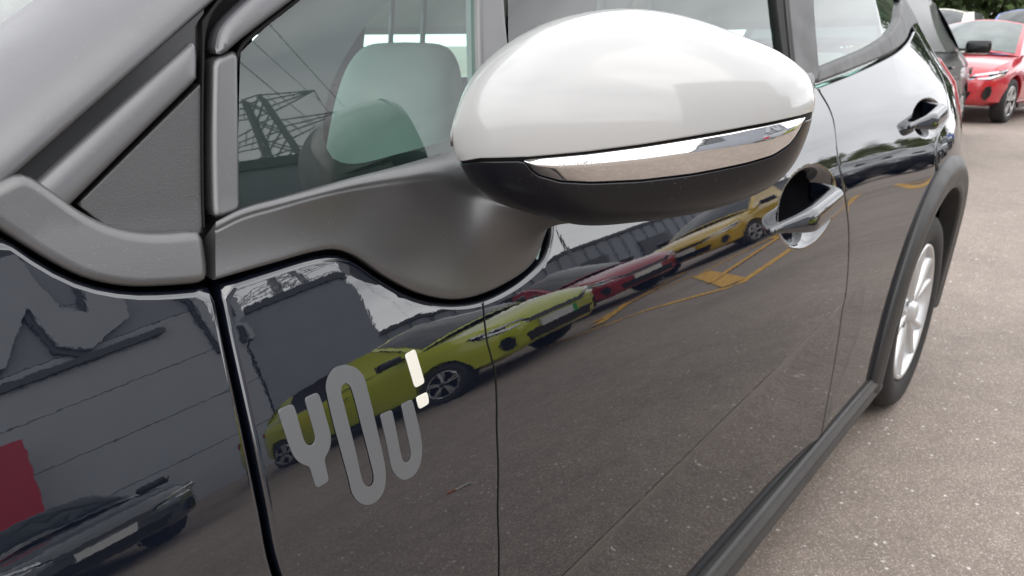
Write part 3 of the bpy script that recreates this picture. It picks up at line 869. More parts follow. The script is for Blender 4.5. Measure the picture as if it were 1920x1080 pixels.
def mgrid(nm, lo, hi, mat, parent, nj=26, us=us, out=0.0, edge=.0022, er_lo=True, er_hi=True, ridge=None):
    vs, fs = [], []
    js = (1-np.cos(np.linspace(0, math.pi, nj)))/2
    js = np.concatenate([[0, 0], js[1:-1], [1, 1]])
    for u in us:
        a, b = lo(u), hi(u)
        for k, j in enumerate(js):
            ph = a+(b-a)*j; o = out
            if (k == 0 and er_lo) or (k == len(js)-1 and er_hi): o = out-.006
            elif k == 1 and er_lo or k == len(js)-2 and er_hi: o = out-.0012
            if ridge: o += ridge(j)
            vs.append(mpoint(u, ph, o))
    m = len(js)
    for i in range(len(us)-1):
        for k in range(m-1): fs.append((i*m+k, (i+1)*m+k, (i+1)*m+k+1, i*m+k+1))
    return mesh_obj(nm, vs, fs, mat, parent, smooth=True)
HP = math.pi/2-1e-3
us_ind = np.linspace(indl[0, 0]+.001, indl[-1, 0], 60)
housing = mgrid('door_mirror', lambda u: -HP, lambda u: mphi(u, float(ind_e(u))-.0018), M['lower'], car, er_lo=False)
carpart(housing)
def mpart(o): return sub(o, housing)
mpart(mgrid('mirror_cap', lambda u: mphi(u, float(cap_e(u))+.0012), lambda u: HP, M['white'], housing, nj=34, out=.0012, er_hi=False))
mpart(mgrid('turn_signal', lambda u: mphi(u, float(ind_e(u))-.0004), lambda u: mphi(u, float(cap_e(u))-.0008), M['chrome'], housing, nj=16, us=us_ind, out=-.0005, edge=.001,
            ridge=lambda j: .0045*max(0, 1-abs(j-.68)/(.68 if j < .68 else .32))))
mpart(mgrid('mirror_inner_seal', lambda u: mphi(u, float(ind_e(u))-.006), lambda u: mphi(u, float(cap_e(u))+.005), M['rubber'], housing, nj=10, out=-.0030, er_lo=False, er_hi=False))
# rearward rim, bezel and glass
def rim(top, nm, mat):
    vs, fs = [], []
    uu = us
    for u in uu:
        for (bk, ins) in ((0, 0), (.012, .0005), (.030, .004), (.036, .010)):
            w = (mT(u)-ins+.0012) if top else (mB(u)+ins)
            vs.append(MO+MU*u+MV*w-MN*bk)
    for i in range(len(uu)-1):
        for k in range(3):
            f = (i*4+k, (i+1)*4+k, (i+1)*4+k+1, i*4+k+1)
            fs.append(f if top else f[::-1])
    return mpart(mesh_obj(nm, vs, fs, mat, housing, smooth=True))
rim(True, 'cap_rim', M['white']); rim(False, 'housing_rim', M['lower'])
loop = [(u, mT(u)-.009) for u in us[3:-3]]+[(u, mB(u)+.009) for u in us[3:-3][::-1]]
vs = [MO+MU*u+MV*w-MN*.034 for u, w in loop]
mpart(mesh_obj('mirror_glass', vs, [tuple(range(len(vs)))[::-1]], M['chrome'], housing))
loop2 = [(u, mT(u)-.001) for u in us[1:-1]]+[(u, mB(u)+.001) for u in us[1:-1][::-1]]
vs = [MO+MU*u+MV*w-MN*.026 for u, w in loop2]
mpart(mesh_obj('mirror_backplate', vs, [tuple(range(len(vs)))[::-1]], M['lower'], housing))
# --- moulded marks on the turn signal lens
def text_on_mirror(txt, px, py, size, nm):
    cu = bpy.data.curves.new(nm, 'FONT'); cu.body = txt; cu.size = size; cu.align_x = 'CENTER'; cu.align_y = 'CENTER'
    o = bpy.data.objects.new(nm, cu); COL.objects.link(o)
    dg = bpy.context.evaluated_depsgraph_get(); me = bpy.data.meshes.new_from_object(o.evaluated_get(dg))
    COL.objects.unlink(o); bpy.data.objects.remove(o)
    u0, w0 = mhit(px, py); sl = (mhit(px+30, py-4)[1]-w0)/(mhit(px+30, py-4)[0]-u0)
    c_, s_ = math.cos(math.atan(sl)), math.sin(math.atan(sl))
    for v in me.vertices:
        a, b = v.co.x, v.co.y
        u, w = u0+a*c_-b*s_, w0+a*s_+b*c_
        v.co = Vector(mpoint(u, float(mphi(u, w)), .0046))
    me.materials.append(M['plate'])
    ob = bpy.data.objects.new(nm, me); link(ob, housing); return ob
text_on_mirror('16327', 1089, 303, .0042, 'lens_marking')
text_on_mirror('E9', 1054, 307, .0048, 'lens_marking')
text_on_mirror('01', 1068, 306, .0036, 'lens_marking')
text_on_mirror('(CCC)', 1112, 302, .0050, 'lens_marking')

# --- door handles
def handle(front, rear, hz, hy, door_):
    y_of = lambda x, z, o: float(S(x, z, False, False))-o
    a = flank(front[0], front[1], .008); b = flank(rear[0], rear[1], .030)
    P3 = []
    for f in np.linspace(0, 1, 44):
        x = a[0]+(b[0]-a[0])*f; z = a[1]+(b[1]-a[1])*f
        P3.append((x, y_of(x, z, -.004+.038*float(sstep(-.05, .42, f))), z))
    x, z = b
    for q in range(1, 9):
        an = math.pi/2*q/8
        P3.append((x+.030*math.sin(an), y_of(x, z, .034*math.cos(an)-.010*(q/8)), z+.003*q/8))
    vs, fs = [], []
    n = 24; m = len(P3)
    for i, p in enumerate(P3):
        f = i/(m-1)
        tz = .30+.70*float(sstep(0, .38, f))
        for k in range(n):
            a = 2*math.pi*k/n; c_, s_ = math.cos(a), math.sin(a)
            dz = hz*tz*math.copysign(abs(s_)**.6, s_); dy = -hy*(.5+.5*tz)*math.copysign(abs(c_)**.6, c_)
            vs.append((p[0], p[1]+dy+.10*dz, p[2]+dz))
    for i in range(m-1):
        for k in range(n): fs.append((i*n+k, i*n+(k+1) % n, (i+1)*n+(k+1) % n, (i+1)*n+k))
    fs.append(tuple(range(n))[::-1]); fs.append(tuple((m-1)*n+k for k in range(n)))
    bm = bmesh.new(); me = bpy.data.meshes.new('door_handle'); me.from_pydata([tuple(v) for v in vs], [], fs)
    bm.from_mesh(me); fix_normals(bm)
    return sub(bm_obj('door_handle', bm, M['paint'], door_, True), door_)
def cup_shade(c, door_):  # near-black plastic patch, the recess's shade put into its colour
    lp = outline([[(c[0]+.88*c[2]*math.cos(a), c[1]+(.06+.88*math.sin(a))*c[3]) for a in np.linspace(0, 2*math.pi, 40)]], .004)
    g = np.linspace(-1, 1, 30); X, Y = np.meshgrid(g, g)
    return sub(patch('handle_cup_shade', lp, lambda u, v: -S(u, v)+.0012, M['dark'], door_, r=.0005, grid=.01, thick=.001, extra=np.stack([c[0]+X.ravel()*c[2], c[1]+Y.ravel()*c[3]], 1)), door_)
cup_shade(_c1, door); cup_shade(_c2, rdoor)
h1 = handle((1453, 436), (1561, 374), .020, .016, door)
h2 = handle((1713, 238), (1762, 211), .021, .016, rdoor)

# --- vinyl lettering on the front door
K = 320/1080.
def crop(pts): return [(500+a*K, 640+b*K) for a, b in pts]
def decal(nm, edges, mat, grid=.006, rc=1):
    return sub(patch(nm, outline([PX(crop(e), .0006) for e in edges], .0022, rc), hflank(.0007), mat, door, r=.0004, rv=.0003, grid=grid, thick=.0006), door)
decal('decal_letter', [[(70, 437), (165, 395)], [(165, 395), (180, 425), (208, 525), (235, 620), (250, 650), (275, 663), (300, 650), (311, 620), (300, 570), (270, 465), (240, 360)], [(240, 360), (325, 322)],
    [(325, 322), (345, 370), (375, 475), (403, 575), (408, 630), (398, 685), (365, 742)], [(365, 742), (395, 885)], [(395, 885), (315, 932)], [(315, 932), (272, 790)], [(272, 790), (230, 780), (185, 745), (155, 690), (130, 620), (100, 530), (70, 437)]], M['decal'])
decal('decal_letter', [[(718, 465), (793, 432)], [(793, 432), (800, 460), (825, 585), (850, 710), (862, 755), (885, 772), (910, 755), (916, 715), (905, 650), (880, 530), (852, 400)], [(852, 400), (920, 366)],
    [(920, 366), (932, 405), (955, 500), (976, 595), (985, 680), (975, 770), (940, 840), (880, 878), (830, 860), (795, 810), (780, 740), (765, 665), (740, 555), (718, 465)]], M['decal'])
def ring_decal(outer, inner, mat):
    def cl(pts):
        p = catmull(pts+[pts[0]], 2.0); p = np.array(p); L = np.concatenate([[0], np.cumsum(np.linalg.norm(np.diff(p, axis=0), axis=1))])
        t = np.linspace(0, L[-1], 120, endpoint=False)
        return [(np.interp(q, L, p[:, 0]), np.interp(q, L, p[:, 1])) for q in t]
    a, b = cl(outer), cl(inner); vs = []; fs = []; ns = []
    for f in (0, .5, 1):
        for (p, q) in zip(a, b):
            x, z = flank(*crop([((1-f)*p[0]+f*q[0], (1-f)*p[1]+f*q[1])])[0], .0006); y = float(S(x, z, False, False)); e = 1e-3
            vs.append((x, y-.0007, z)); nn = np.array(((float(S(x+e, z, False))-y)/e, -1, (float(S(x, z+e, False))-y)/e)); ns.append(nn/np.linalg.norm(nn))
    n = 120
    for r_ in (0, 1):
        for i in range(n): fs.append((r_*n+i, r_*n+(i+1) % n, (r_+1)*n+(i+1) % n, (r_+1)*n+i)[::1])
    return sub(mesh_obj('decal_letter', vs, fs, mat, door, normals=ns), door)
ring_decal([(495, 146), (430, 165), (390, 215), (373, 280), (385, 360), (420, 510), (460, 660), (520, 880), (540, 960), (580, 1015), (630, 1035), (690, 1015), (735, 960), (752, 890), (750, 800), (700, 560), (640, 310), (610, 215), (560, 165)],
           [(500, 262), (478, 280), (472, 305), (474, 340), (490, 400), (520, 520), (560, 680), (600, 860), (612, 895), (628, 913), (645, 918), (662, 910), (673, 890), (676, 850), (650, 735), (600, 540), (545, 330), (525, 280)], M['decal'])
decal('decal_exclamation_mark', [[(876, 85), (940, 48)], [(940, 48), (1002, 262)], [(1002, 262), (940, 298)], [(940, 298), (876, 85)]], M['decal_w'])
decal('decal_dot', [[(946, 355), (1017, 320)], [(1017, 320), (1031, 393)], [(1031, 393), (965, 432)], [(965, 432), (946, 355)]], M['decal_w'])
# thin dark line laid on the door below the mirror foot
def ribbon(nm, path, wpx, mat, par, off=.0005):
    c = catmull(path, 6); vs = []; fs = []
    for i, p in enumerate(c):
        for s in (-.5, .5):
            x, z = flank(p[0]+s*wpx, p[1], off); vs.append((x, float(S(x, z, True))-off, z))
    for i in range(len(c)-1): fs.append((2*i, 2*i+1, 2*i+3, 2*i+2))
    return sub(mesh_obj(nm, vs, fs, mat, par), par)
ribbon('dark_hairline', [(906, 566), (908, 590), (914, 640), (922, 670), (929, 700), (932, 760), (932, 800), (935, 880), (934, 960), (936, 1020), (936, 1085)], 2.2, M['rubber'], door)

# --- cabin
def loft_seat(x, y):
    bm = bmesh.new()
    secs = [(.40, .02, .24, .06), (.55, .06, .25, .08), (.75, .10, .25, .085), (.95, .145, .235, .075), (1.06, .175, .215, .06), (1.115, .19, .17, .04), (1.13, .195, .12, .02)]
    rings = []
    for (z, dx, hw, hd) in secs:
        rings.append([bm.verts.new((x+dx+hd*math.copysign(abs(math.sin(a))**.6, math.sin(a)), y+hw*math.copysign(abs(math.cos(a))**.5, math.cos(a)), z)) for a in [2*math.pi*k/24 for k in range(24)]])
    for i in range(len(rings)-1):
        for k in range(24): bm.faces.new((rings[i][k], rings[i][(k+1) % 24], rings[i+1][(k+1) % 24], rings[i+1][k]))
    bm.faces.new(rings[-1]); fix_normals(bm)
    st = carpart(bm_obj('front_seat', bm, M['seat'], car, True))
    sm_ = st.modifiers.new('smooth', 'SUBSURF'); sm_.levels = 2; sm_.render_levels = 2
    bm = bmesh.new(); add_box(bm, (x-.22, y, .42), (.52, .50, .16)); bevel_all(bm, .05, 3)
    sub(bm_obj('seat_cushion', bm, M['seat'], st, True), st)
    for s in (-1, 1):
        bm = bmesh.new(); add_tube(bm, [(x+.195, y+s*.065, 1.10), (x+.215, y+s*.065, 1.26)], .0075, 8)
        sub(bm_obj('headrest_post', bm, M['steel'], st, True), st)
    bm = bmesh.new(); add_box(bm, (x+.215, y, 1.315), (.10, .27, .14)); bevel_all(bm, .045, 4)
    sub(bm_obj('headrest', bm, M['seat'], st, True), st)
loft_seat(1.30, .52); loft_seat(1.30, 1.22)
bm = bmesh.new(); add_box(bm, (2.35, YC, .75), (.16, 1.25, .70)); bevel_all(bm, .06, 3)
carpart(bm_obj('rear_seat', bm, M['seat'], car, True))
# dashboard with a rounded near end
vs, fs = [], []
prof_d = [(.12, .945), (.25, .950), (.40, .952), (.52, .955), (.62, .955), (.70, .950), (.755, .938), (.785, .91), (.79, .87), (.76, .80), (.74, .55)]
ysd = [.20, .215, .24, .28, .34, .42, .6, .9, 1.2, 1.45, 1.55]
for y in ysd:
    k = min(1, max(0, (y-.20)/.20)); k = math.sqrt(1-(1-k)**2); k2 = min(1, max(0, (1.56-y)/.16))
    for (x, z) in prof_d: vs.append((x+(-.12*(1-k) if x > .4 else 0), y, z-.11*(1-k)-.06*(1-k2)))
m = len(prof_d)
for i in range(len(ysd)-1):
    for k in range(m-1): fs.append((i*m+k, i*m+k+1, (i+1)*m+k+1, (i+1)*m+k))
fs.append(tuple(range(m))[::-1])
carpart(mesh_obj('dashboard', vs, fs, M['dash'], car, smooth=True))
# ------------------------------------------------------------------ other parked cars
def make_car(name, loc, heading, paint, roof, label, L=4.06, W=1.76, H=1.44, ev=False, plate_mat=None, group=None, screen=None):
    root = empty(name, loc, math.radians(heading)); tag(root, label, 'car', group)
    sx, sy, sz = L/4.06, W/1.76, H/1.44
    def P(x, y, z): return (x*sx, y*sy, z*sz)
    # --- lower hull: stations from tail to nose: x, half width, floor z, shoulder z, deck z, crown
    st = [(-2.02, .60, .42, .80, .86, .01), (-1.99, .72, .34, .86, .93, .01), (-1.88, .80, .28, .90, .965, .01), (-1.62, .845, .24, .92, .975, .01), (-1.25, .865, .21, .90, .965, .01),
          (-.70, .865, .20, .885, .95, .01), (0, .862, .20, .875, .94, .01), (.60, .862, .20, .865, .935, .01), (.95, .862, .21, .86, .93, .025), (1.30, .858, .23, .83, .895, .035),
          (1.62, .84, .25, .79, .845, .035), (1.84, .79, .26, .73, .785, .03), (1.96, .70, .28, .66, .715, .02), (2.03, .58, .33, .58, .62, .01)]
    vs, fs = [], []
    for (x, w, zf, zs, zd, cr) in st:
        ring = [(0, zf), (w*.80, zf), (w*.95, zf+.06), (w*.985, zf+.20), (w, .52), (w*.992, .64), (w*.985, (.64+zs)/2+.02), (w*.955, zs), (w*.90, zd), (w*.5, zd+cr), (0, zd+cr*1.2)]
        if zs < .75: ring[4] = (w, min(.52, zs-.10)); ring[5] = (w*.995, min(.60, zs-.05)); ring[6] = (w*.99, zs-.025)
        full = ring+[(-y, z) for (y, z) in ring[-2:0:-1]]
        for (y, z) in full: vs.append(P(x, y, z))
    m = 20
    for i in range(len(st)-1):
        for k in range(m): fs.append((i*m+k, i*m+(k+1) % m, (i+1)*m+(k+1) % m, (i+1)*m+k))
    fs.append(tuple(range(m))); fs.append(tuple((len(st)-1)*m+k for k in range(m))[::-1])
    bm = bmesh.new(); me = bpy.data.meshes.new('t'); me.from_pydata(vs, [], fs); bm.from_mesh(me); bpy.data.meshes.remove(me); fix_normals(bm)
    # cut the wheel arches out of the hull
    body = bm_obj('body', bm, paint, root, True)
    cb = bmesh.new()
    for wx in (-1.24, 1.30):
        for s in (-1, 1):
            add_tube(cb, [P(wx, s*.60, .315/sz), P(wx, s*1.2, .315/sz)], .365, 28)
    fix_normals(cb)
    cme = bpy.data.meshes.new('cut'); cb.to_mesh(cme); cb.free()
    cut = bpy.data.objects.new('cut', cme); COL.objects.link(cut)
    cut.parent = root
    md = body.modifiers.new('b', 'BOOLEAN'); md.object = cut; md.operation = 'DIFFERENCE'; md.solver = 'EXACT'
    bpy.context.view_layer.update()
    dg = bpy.context.evaluated_depsgraph_get()
    nm_ = bpy.data.meshes.new_from_object(body.evaluated_get(dg))
    body.modifiers.clear(); body.data = nm_; nm_.materials.clear(); nm_.materials.append(paint)
    nm_.polygons.foreach_set('use_smooth', [True]*len(nm_.polygons))
    try: nm_.set_sharp_from_angle(angle=math.radians(38))
    except Exception: pass
    bpy.data.objects.remove(cut)
    # --- cabin
    belt = {'A': (1.02, .770, .935), 'B': (-.18, .800, .955), 'C': (-1.28, .770, .985), 'D': (-1.80, .64, 1.01)}
    top = {'A': (.22, .585, 1.375), 'B': (-.30, .600, 1.405), 'C': (-1.22, .565, 1.385), 'D': (-1.62, .50, 1.34)}
    def quad(nm, a, b, c, d, mat, par, prd=0.0, inset=(0, 0, 0, 0), n=6, bow=0.0):
        a, b, c, d = map(np.array, (a, b, c, d))
        nrm = np.cross(b-a, d-a); nrm /= np.linalg.norm(nrm)
        V, F = [], []
        for i in range(n+1):
            for j in range(n+1):
                u = inset[0]+(1-inset[0]-inset[1])*i/n; v = inset[2]+(1-inset[2]-inset[3])*j/n
                p = (a*(1-u)+b*u)*(1-v)+(d*(1-u)+c*u)*v+nrm*(prd+bow*4*u*(1-u)*(1-.0*v)+.025*4*v*(1-v))
                V.append(P(*p))
        for i in range(n):
            for j in range(n): F.append((i*(n+1)+j, (i+1)*(n+1)+j, (i+1)*(n+1)+j+1, i*(n+1)+j+1))
        return mesh_obj(nm, V, F, mat, par, True)
    def flip(p): return (p[0], -p[1], p[2])
    for s in (0, 1):
        f = flip if s else (lambda p: p)
        bt = {k: f(v) for k, v in belt.items()}; tp = {k: f(v) for k, v in top.items()}
        def Q(nm, k0, k1, mat, prd, inset):
            if s: quad(nm, bt[k0], bt[k1], tp[k1], tp[k0], mat, root, prd, inset)
            else: quad(nm, bt[k1], bt[k0], tp[k0], tp[k1], mat, root, prd, (inset[1], inset[0], inset[2], inset[3]))
        Q('door_frame', 'A', 'B', paint, 0, (0, 0, -.02, 0)); Q('door_frame', 'B', 'C', M['black'], 0, (0, 0, -.02, 0)); Q('rear_pillar', 'C', 'D', paint, 0, (0, 0, -.02, 0))
        Q('side_window', 'A', 'B', M['cglass'], .004, (.06, .035, .05, .06)); Q('side_window', 'B', 'C', M['cglass'], .004, (.035, .10, .05, .06))
    quad('windscreen_frame', flip(belt['A']), belt['A'], top['A'], flip(top['A']), paint, root, 0, (0, 0, -.02, 0), 8, .10)
    quad('windscreen', flip(belt['A']), belt['A'], top['A'], flip(top['A']), screen or M['cglass'], root, .005, (.045, .045, .02, .05), 8, .10)
    quad('tailgate_frame', belt['D'], flip(belt['D']), flip(top['D']), top['D'], paint, root, 0, (0, 0, -.02, 0), 6, .05)
    quad('rear_window', belt['D'], flip(belt['D']), flip(top['D']), top['D'], M['cglass'], root, .005, (.07, .07, .08, .08), 6, .05)
    vs, fs = [], []
    xs = [('A', 0), ('A', .5), ('B', 0), ('B', .5), ('C', 0), ('C', .5), ('D', 0)]
    order = 'ABCD'
    for (k, f_) in xs:
        a = np.array(top[k]); b = np.array(top[order[min(order.index(k)+1, 3)]]); e = a*(1-f_)+b*f_
        for j in range(9):
            g = j/8*2-1
            front = .10*(1-g*g) if k == 'A' and f_ == 0 else 0
            vs.append(P(e[0]+front*.95, e[1]*g, e[2]-.002+.045*(1-abs(g)**2.2)))
    for i in range(len(xs)-1):
        for j in range(8): fs.append((i*9+j, (i+1)*9+j, (i+1)*9+j+1, i*9+j+1))
    mesh_obj('roof', vs, fs, roof, root, True)
    # --- lamps, grille, plates, mirrors
    def poly3(nm, pts, mat, d=(.012, 0, 0), par=root):
        k = len(pts); V = [P(*p) for p in pts]+[P(p[0]-d[0], p[1]-d[1], p[2]-d[2]) for p in pts]
        F = [tuple(range(k)), tuple(range(k, 2*k))[::-1]]+[(i, i+k, (i+1) % k+k, (i+1) % k) for i in range(k)]
        bm_ = bmesh.new(); mm = bpy.data.meshes.new('t'); mm.from_pydata(V, [], F); bm_.from_mesh(mm); bpy.data.meshes.remove(mm); fix_normals(bm_)
        return bm_obj(nm, bm_, mat, par)
    for s in (-1, 1):
        hl = poly3('headlamp', [(2.045, s*.40, .605), (1.965, s*.70, .630), (1.82, s*.822, .680), (1.68, s*.838, .765), (1.86, s*.785, .742), (1.99, s*.60, .70), (2.045, s*.42, .652)], M['black'], (.04, 0, 0))
        poly3('lamp_lens', [(2.049, s*.42, .610), (1.970, s*.705, .636), (1.83, s*.826, .688), (1.83, s*.824, .710), (1.970, s*.69, .660), (2.049, s*.42, .628)], M['lens'], (.03, 0, 0), hl)
        poly3('lamp_lens', [(2.032, s*.50, .668), (1.90, s*.768, .714), (1.74, s*.838, .745), (1.71, s*.840, .768), (1.88, s*.775, .742), (2.02, s*.52, .698)], M['lens'], (.03, 0, 0), hl)
        poly3('bumper_intake', [(2.000, s*.66, .37), (1.975, s*.70, .35), (1.945, s*.735, .41), (1.935, s*.745, .48), (1.955, s*.725, .545), (1.985, s*.68, .53), (2.000, s*.65, .45)], M['black'], (.03, 0, 0))
        poly3('tail_lamp', [(-2.012, s*.45, .80), (-1.95, s*.76, .80), (-1.84, s*.825, .83), (-1.83, s*.815, .92), (-1.95, s*.75, .93), (-2.012, s*.50, .89)], M['redlens'], (-.05, 0, 0))
        bm = bmesh.new(); add_box(bm, P(.86, s*.955, .985), (.11, .25, .135)); bevel_all(bm, .04, 3)
        mr = bm_obj('wing_mirror', bm, M['black'], root, True)
        bm = bmesh.new(); add_box(bm, P(.84, s*.83, .955), (.06, .10, .03))
        bm_obj('mirror_stalk', bm, M['black'], mr)
        for hx_ in (-.05, -1.05):
            bm = bmesh.new(); add_box(bm, P(hx_, s*.868, .80), (.20, .03, .03)); bevel_all(bm, .01, 2); bm_obj('door_handle', bm, paint, root, True)
        poly3('sill_strip', [(1.0, s*.868, .20), (-.90, s*.868, .20), (-.90, s*.874, .27), (1.0, s*.874, .27)], M['black'], (0, s*.03, 0))
    poly3('grille', [(2.048, -.40, .59), (2.048, .40, .59), (2.03, .46, .645), (2.03, -.46, .645)], M['black'], (.05, 0, 0))
    poly3('lower_grille', [(2.045, -.46, .33), (2.045, .46, .33), (2.05, .52, .46), (2.05, -.52, .46)], M['black'], (.06, 0, 0))
    np_ = poly3('number_plate', [(2.066, -.26, .455), (2.066, .26, .455), (2.066, .26, .565), (2.066, -.26, .565)], plate_mat or M['plate'], (.02, 0, 0))
    if ev: poly3('plate_flash', [(2.070, -.26, .455), (2.070, -.21, .455), (2.070, -.21, .565), (2.070, -.26, .565)], M['plate_g'], (.02, 0, 0), np_)
    # --- wheels
    for wx in (-1.24, 1.30):
        for s in (-1, 1):
            y0 = .845*sy
            prof = [(.21, .02), (.235, .004), (.27, 0), (.30, .012), (.312, .035), (.312, .17), (.29, .19), (.21, .18)]
            V, F = lathe([(r_, -y_) for r_, y_ in prof], 36, (wx*sx, y0, .315))
            if s < 0: V = [(v[0], -v[1], v[2]) for v in V]
            t = mesh_obj('wheel', V, F, M['tyre'], root, True)
            V, F = lathe([(.212, -.02), (.205, -.012), (.19, -.06), (.10, -.075), (.001, -.07)], 30, (wx*sx, y0, .315))
            if s < 0: V = [(v[0], -v[1], v[2]) for v in V]
            mesh_obj('rim', V, F, M['dark'], t, True)
            bm = bmesh.new()
            for k in range(5):
                a = 2*math.pi*k/5+.3
                for d in (-.12, .12):
                    add_bar(bm, (wx*sx+.03*math.cos(a), s*(y0-.022), .315+.03*math.sin(a)), (wx*sx+.203*math.cos(a+d), s*(y0-.014), .315+.203*math.sin(a+d)), .026, .02)
            V2, F2 = lathe([(.213, -.018), (.205, -.008), (.196, -.016)], 30, (wx*sx, y0, .315))
            bmv = [bm.verts.new((v[0], s*v[1], v[2])) for v in V2]
            for f in F2: bm.faces.new([bmv[i] for i in f])
            bm_obj('spokes', bm, M['silver'], t)
    # wheel housings, dark inside
    bm = bmesh.new()
    add_box(bm, P(0.03, 0, .47), (3.3*sx, 1.18*sy, .42*sz))
    bm_obj('underbody', bm, M['dark'], root)
    return root

paint_red = car_paint('bright_red_car_paint', (.42, .008, .020))
paint_lime = car_paint('lime_yellow_car_paint', (.46, .50, .012))
paint_must = car_paint('mustard_yellow_car_paint', (.50, .32, .008))
paint_crim = car_paint('crimson_car_paint', (.30, .006, .03))
paint_char = simple('charcoal_car_paint', (.012, .013, .016), .3, var=.05, nscale=3, ior=1.15, coat=.6, coat_rough=.03, coat_ior=1.4)
paint_cream = car_paint('cream_car_paint', (.62, .60, .50))
paint_blue = car_paint('bright_blue_car_paint', (.012, .07, .36))
paint_navy = car_paint('slate_car_paint', (.055, .065, .075))
paint_silver = car_paint('silver_car_paint', (.34, .36, .37))
make_car('red_car', (14.53, 1.69, 0), 172, paint_red, M['black'], 'bright red hatchback with a black roof facing the camera beyond the foreground car', H=1.44, screen=M['cglass_l'])
make_car('charcoal_car', (9.0, 2.05, 0), 2, paint_char, paint_silver, 'charcoal car half hidden between the foreground car and the red hatchback', L=4.3, H=1.58, W=1.82)
make_car('cream_car', (23.5, 4.1, 0), 175, paint_cream, paint_cream, 'tall cream car whose pale roof shows behind the red hatchback', L=4.5, H=1.93, W=1.9)
make_car('blue_car', (28.0, 2.75, 0), 183, paint_blue, paint_blue, 'tall bright blue car under the trees, furthest right in the car park', L=4.5, H=2.02, W=1.98)
make_car('lime_car', (4.55, -5.55, 0), 86, paint_lime, paint_lime, 'lime yellow car reflected behind the grey door lettering', L=4.2, H=1.56, W=1.80, ev=True)
make_car('crimson_car', (8.3, -6.6, 0), 100, paint_crim, M['black'], 'crimson car reflected between the lime car and the mustard car', L=4.1, H=1.46)
make_car('mustard_car', (11.5, -4.85, 0), 181, paint_must, paint_must, 'mustard yellow car seen side-on in the door reflection below the mirror', L=4.2, H=1.50)
make_car('slate_car', (1.05, -6.9, 0), 84, paint_navy, paint_silver, 'slate grey car reflected in the front wing, nearest the building', L=4.2, H=1.48)
make_car('black_car', (20.5, -7.6, 0), 95, paint_char, M['black'], 'black car reflected beside the front door handle', L=4.3, H=1.55)
make_car('silver_car', (25.5, -7.8, 0), 92, paint_silver, paint_silver, 'silver car reflected in the rear door between two dark cars', L=4.2, H=1.5)
make_car('navy_car', (31.5, -7.8, 0), 90, paint_navy, paint_navy, 'slate blue car reflected in the rear door below the tree tops', L=4.3, H=1.55)
make_car('blue_hatchback', (37.0, -7.6, 0), 90, paint_blue, paint_blue, 'bright blue car reflected ahead of the rear door handle', L=4.2, H=1.5)

# ------------------------------------------------------------------ yellow bay markings
mat_yel = simple('worn_yellow_road_paint', (.55, .30, .04), .7, var=.3, nscale=14)
_nstrip = [0]
def strip(pts, w):
    _nstrip[0] += 1
    pts = [Vector((p[0], p[1], .004+.0015*_nstrip[0])) for p in pts]; vs = []; fs = []
    for i, p in enumerate(pts):
        t = (pts[min(i+1, len(pts)-1)]-pts[max(i-1, 0)]).normalized(); nrm_ = Vector((-t.y, t.x, 0))
        vs += [p+nrm_*w/2, p-nrm_*w/2]
    for i in range(len(pts)-1): fs.append((2*i, 2*i+1, 2*i+3, 2*i+2))
    o = mesh_obj('road_marking', vs, fs, mat_yel); tag(o, kind='structure'); return o
strip([(5.05, -1.90), (7.0, -2.15), (10.9, -3.0), (13.2, -3.6)], .10)
strip([(5.25, -4.2), (5.4, -3.0), (5.02, -1.95)], .10)
strip([(7.75, -3.72), (9.0, -3.68), (10.6, -3.60)], .10)
strip([(7.5, -4.4), (7.72, -3.8)], .10)
strip([(7.55, -3.62), (5.2, -2.02)], .20)
strip([(9.0, -3.65), (12.4, -3.35)], .09)
strip([(8.0, -2.4), (9.6, -3.6)], .10)
strip([(7.2, -4.45), (5.6, -3.75)], .15)
strip([(10.9, -3.08), (10.6, -3.55)], .12)
strip([(5.9, -2.62), (11.0, -3.65)], .10)
strip([(6.0, -4.1), (9.2, -4.75)], .10)

# ------------------------------------------------------------------ showroom building opposite, panel by panel
bld = empty('showroom_building', (1.0, -10.4, 0)); tag(bld, 'dark grey clad showroom with big angular sign shapes reflected in the front wing', 'building')
def bpart(o, par=None):
    o.parent = par or bld
    if par is None: o.matrix_parent_inverse = Matrix.Translation((-1.0, 10.4, 0))
    return o
bm = bmesh.new(); add_box(bm, (-1.75, -13.4, 5.1), (14.3, 6.0, 10.2)); tallw = bpart(bm_obj('wall_core', bm, M['clad_d'], bld))
bm = bmesh.new(); add_box(bm, (6.60, -13.2, 2.6), (2.3, 5.6, 5.2)); loww = bpart(bm_obj('side_block', bm, M['clad'], bld))
PW, PH = 4.60, 1.48
bm = bmesh.new(); add_box(bm, (0, 0, 0), (PW-.016, .05, PH-.016)); bevel_all(bm, .006, 1)
pm = bpy.data.meshes.new('cladding_panel'); bm.to_mesh(pm); bm.free(); pm.materials.append(M['clad'])
pml = pm.copy(); pml.materials[0] = M['clad_l']
for i in range(3):
    for j in range(7):
        x = 5.38-PW/2-i*PW; z = .06+PH/2+j*PH-.12
        if z+PH/2 > 10.2: continue
        o = bpy.data.objects.new('cladding_panel', pml if (j < 4 and i == 0) else pm); link(o); o.location = (x, -10.372, z); bpart(o)
def wall_shape(nm, pts, mat, y, d=.12):
    k = len(pts); V = [(p[0], y, p[1]) for p in pts]+[(p[0], y-d, p[1]) for p in pts]
    F = [tuple(range(k)), tuple(range(k, 2*k))[::-1]]+[(i, i+k, (i+1) % k+k, (i+1) % k) for i in range(k)]
    b2 = bmesh.new(); mm = bpy.data.meshes.new('t'); mm.from_pydata(V, [], F); b2.from_mesh(mm); bpy.data.meshes.remove(mm); fix_normals(b2)
    return bpart(bm_obj(nm, b2, mat, bld))
